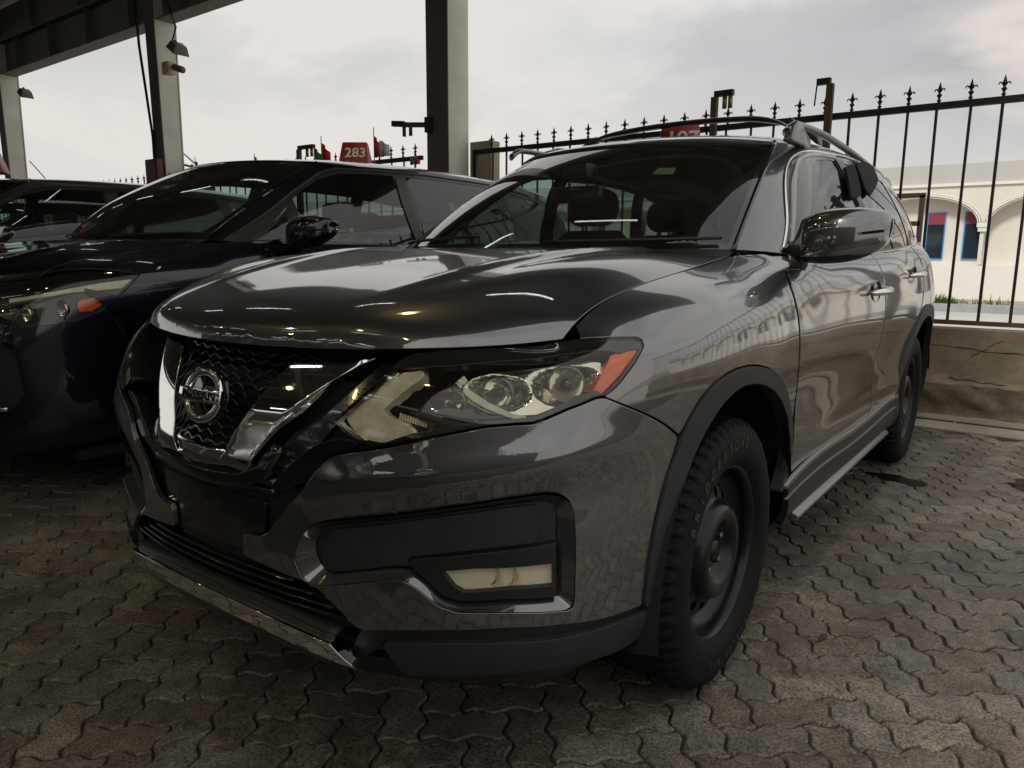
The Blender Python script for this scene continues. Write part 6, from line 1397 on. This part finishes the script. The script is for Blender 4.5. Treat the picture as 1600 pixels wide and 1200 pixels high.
def build_small():
    def at(px_, py_, ax, val):
        d = CF+CR*(px_-800)/FPX+CU*(600-py_)/FPX; t = (val-CP[ax])/d[ax]; return CP+d*t
    # post tops with hanging stubs above the fence
    for (xa, ya, yb, arm, lab) in ((1298, 131, 215, -.10, 'dark steel post with a hooked top and hanging rod above the fence, the right one'), (1117, 152, 205, .16, 'dark steel post with two brass stubs over the roof rail'), (467, 234, 262, .30, 'dark steel post and arm with a small hanging lock, left of the number 283 box')):
        p = at(xa, ya, 1, 5.42); T = empty('hook_post', (p[0], 5.42, 0), lab, 'post'); z = p[2]; MB().box((-.025, -.025, .6), (.025, .025, z)).build('post', 'rust_brown', T)
        MB().box((min(0, arm)-.0, -.025, z), (max(0, arm)+.0, .025, z+.045)).build('arm', 'fence_black', T)
        if arm > 0:
            for dx in (.55, .85): MB().tube([(arm*dx, 0, z), (arm*dx, 0, z-.10)], .02, 8).build('stub', 'brass', T, True)
        else: MB().tube([(arm, 0, z+.02), (arm-.01, 0, z-.15)], .006, 6).build('rod', 'fence_black', T, True)
    # red number boxes on the car roofs
    def nbox(x, y, z, txt, label, rz=0., w=.24, h_=.135):
        T = empty('number_box', (x, y, z), label, 'sign', None, rz)
        V = [(-w/2, -.09, 0), (w/2, -.09, 0), (w/2, .09, 0), (-w/2, .09, 0), (-w/2+.022, -.035, h_), (w/2-.022, -.035, h_), (w/2-.022, .035, h_), (-w/2+.022, .035, h_)]
        bevel(mesh_obj('body', V, [(0, 3, 2, 1), (4, 5, 6, 7), (0, 1, 5, 4), (1, 2, 6, 5), (2, 3, 7, 6), (3, 0, 4, 7)], 'red_box', T), .005, 2)
        if txt:
            M = Matrix.Translation((.012, -.0655, h_*.48)) @ Matrix.Rotation(R(90-22), 4, 'X'); o = text_obj('digits', txt, .105, .0015, M, 'number_white', T)
        return T
    nbox(-2.80, 3.0, 1.772, '283', 'red roof box with white number 283 on the navy minivan', R(36), .22, .155)
    nbox(-.10, 2.72, 1.612, '197', 'red roof box with white number 197 half hidden behind the roof of the grey vehicle', R(22), .22, .15)
    p = at(0, 272, 0, -4.9); nbox(p[0]-.12, p[1], 1.70, '', 'red roof box on the silver car, cut off by the left edge of the photo', R(-30), .25, .17)
    # little flags
    for (xp, yp, hpx, up, lab) in ((398, 256, 10, 0, 'tiny red pennant over the roof of the navy minivan, the leftmost of the flags there'), (503, 252, 26, 1, 'small red and green flag left of the number 283 box'), (585, 250, 34, 2, 'small red and white flag on a thin pole right of the number 283 box'), (306, 270, 16, 1, 'small red and green flag beside the slim column'), (648, 257, 14, 1, 'small red and green flag behind the left fence')):
        y = 4.6 if xp != 306 else 5.0
        p = at(xp, yp, 1, y); k = np.linalg.norm(p-CP)/FPX; H_ = hpx*k; z = p[2]; T = empty('car_flag', (p[0], y, z-.25), lab, 'flag')
        MB().tube([(0, 0, 0), (0, 0, .25+H_*1.35)], .005, 5).build('pole', 'galv', T, True)
        w_ = H_*.75
        def cloth(nm, m_, a0, a1, b0, b1):
            V = []; F = []; n = 6
            for i in range(n+1):
                t = i/n; xx = a0+(a1-a0)*t
                for zz in (b0+(b1-b0)*0*t, b0+(b1-b0)*(1-t*.55 if up != 2 else 1-.35*t)): V.append((xx, .02*math.sin(t*7), .25+zz))
            for i in range(n): F.append((2*i, 2*i+2, 2*i+3, 2*i+1))
            o = mesh_obj(nm, V, F, m_, T, True); sm = o.modifiers.new('cloth', 'SOLIDIFY'); sm.thickness = .003
        if up == 0: cloth('cloth', 'flag_red', 0, w_, 0, H_)
        elif up == 1: cloth('cloth_green', 'flag_green', -w_*.9, 0, 0, H_*.8); cloth('cloth_red', 'flag_red', 0, w_*.9, 0, H_)
        else: cloth('cloth_red', 'flag_red', 0, w_*.45, H_*.1, H_); cloth('cloth_white', 'flag_white', w_*.45, w_*1.2, H_*.1, H_*.8)

# ---------------------------------------------------------------- put the place together
build_ground(); build_wall_fence(); build_columns(); build_canopy(); build_back(); build_far()
T_suv, S_suv = build_suv()
for sg in (1, -1):
    for yc in (.95, 3.655):
        w = wheel((.775*sg, yc, .357), 'wheel', sg, yc < 2 and sg > 0, rot=.0); w.parent = T_suv
T_van = build_van()
KIDS = {}
for o in bpy.data.objects:
    if o.parent: KIDS.setdefault(o.parent.name, []).append(o)
copy_thing(T_van, (-5.60, -.45, 0), 0, 'silver grey minivan left of the navy one, its white mirror at the photo edge', 'silver_minivan', {'paint_navy': 'paint_silver'})
copy_thing(T_van, (-8.55, .75, 0), 0, 'near black minivan beyond the silver one, only its roof line showing', 'black_minivan')
hv = copy_thing(T_van, (-2.3, -3.0, 0), R(180), 'white van behind the viewpoint, unseen, stretched tall for its reflection in the chrome', 'white_van', {'paint_navy': 'paint_white'}); hv.scale = (1.05, 1, 1.7)  # white vehicle known from reflections, stretched tall so the chrome mirrors it
copy_thing(T_van, (.6, -4.6, 0), R(180), 'silver minivan parked behind the viewpoint next to the white one', 'silver_minivan', {'paint_navy': 'paint_silver'})
build_small()
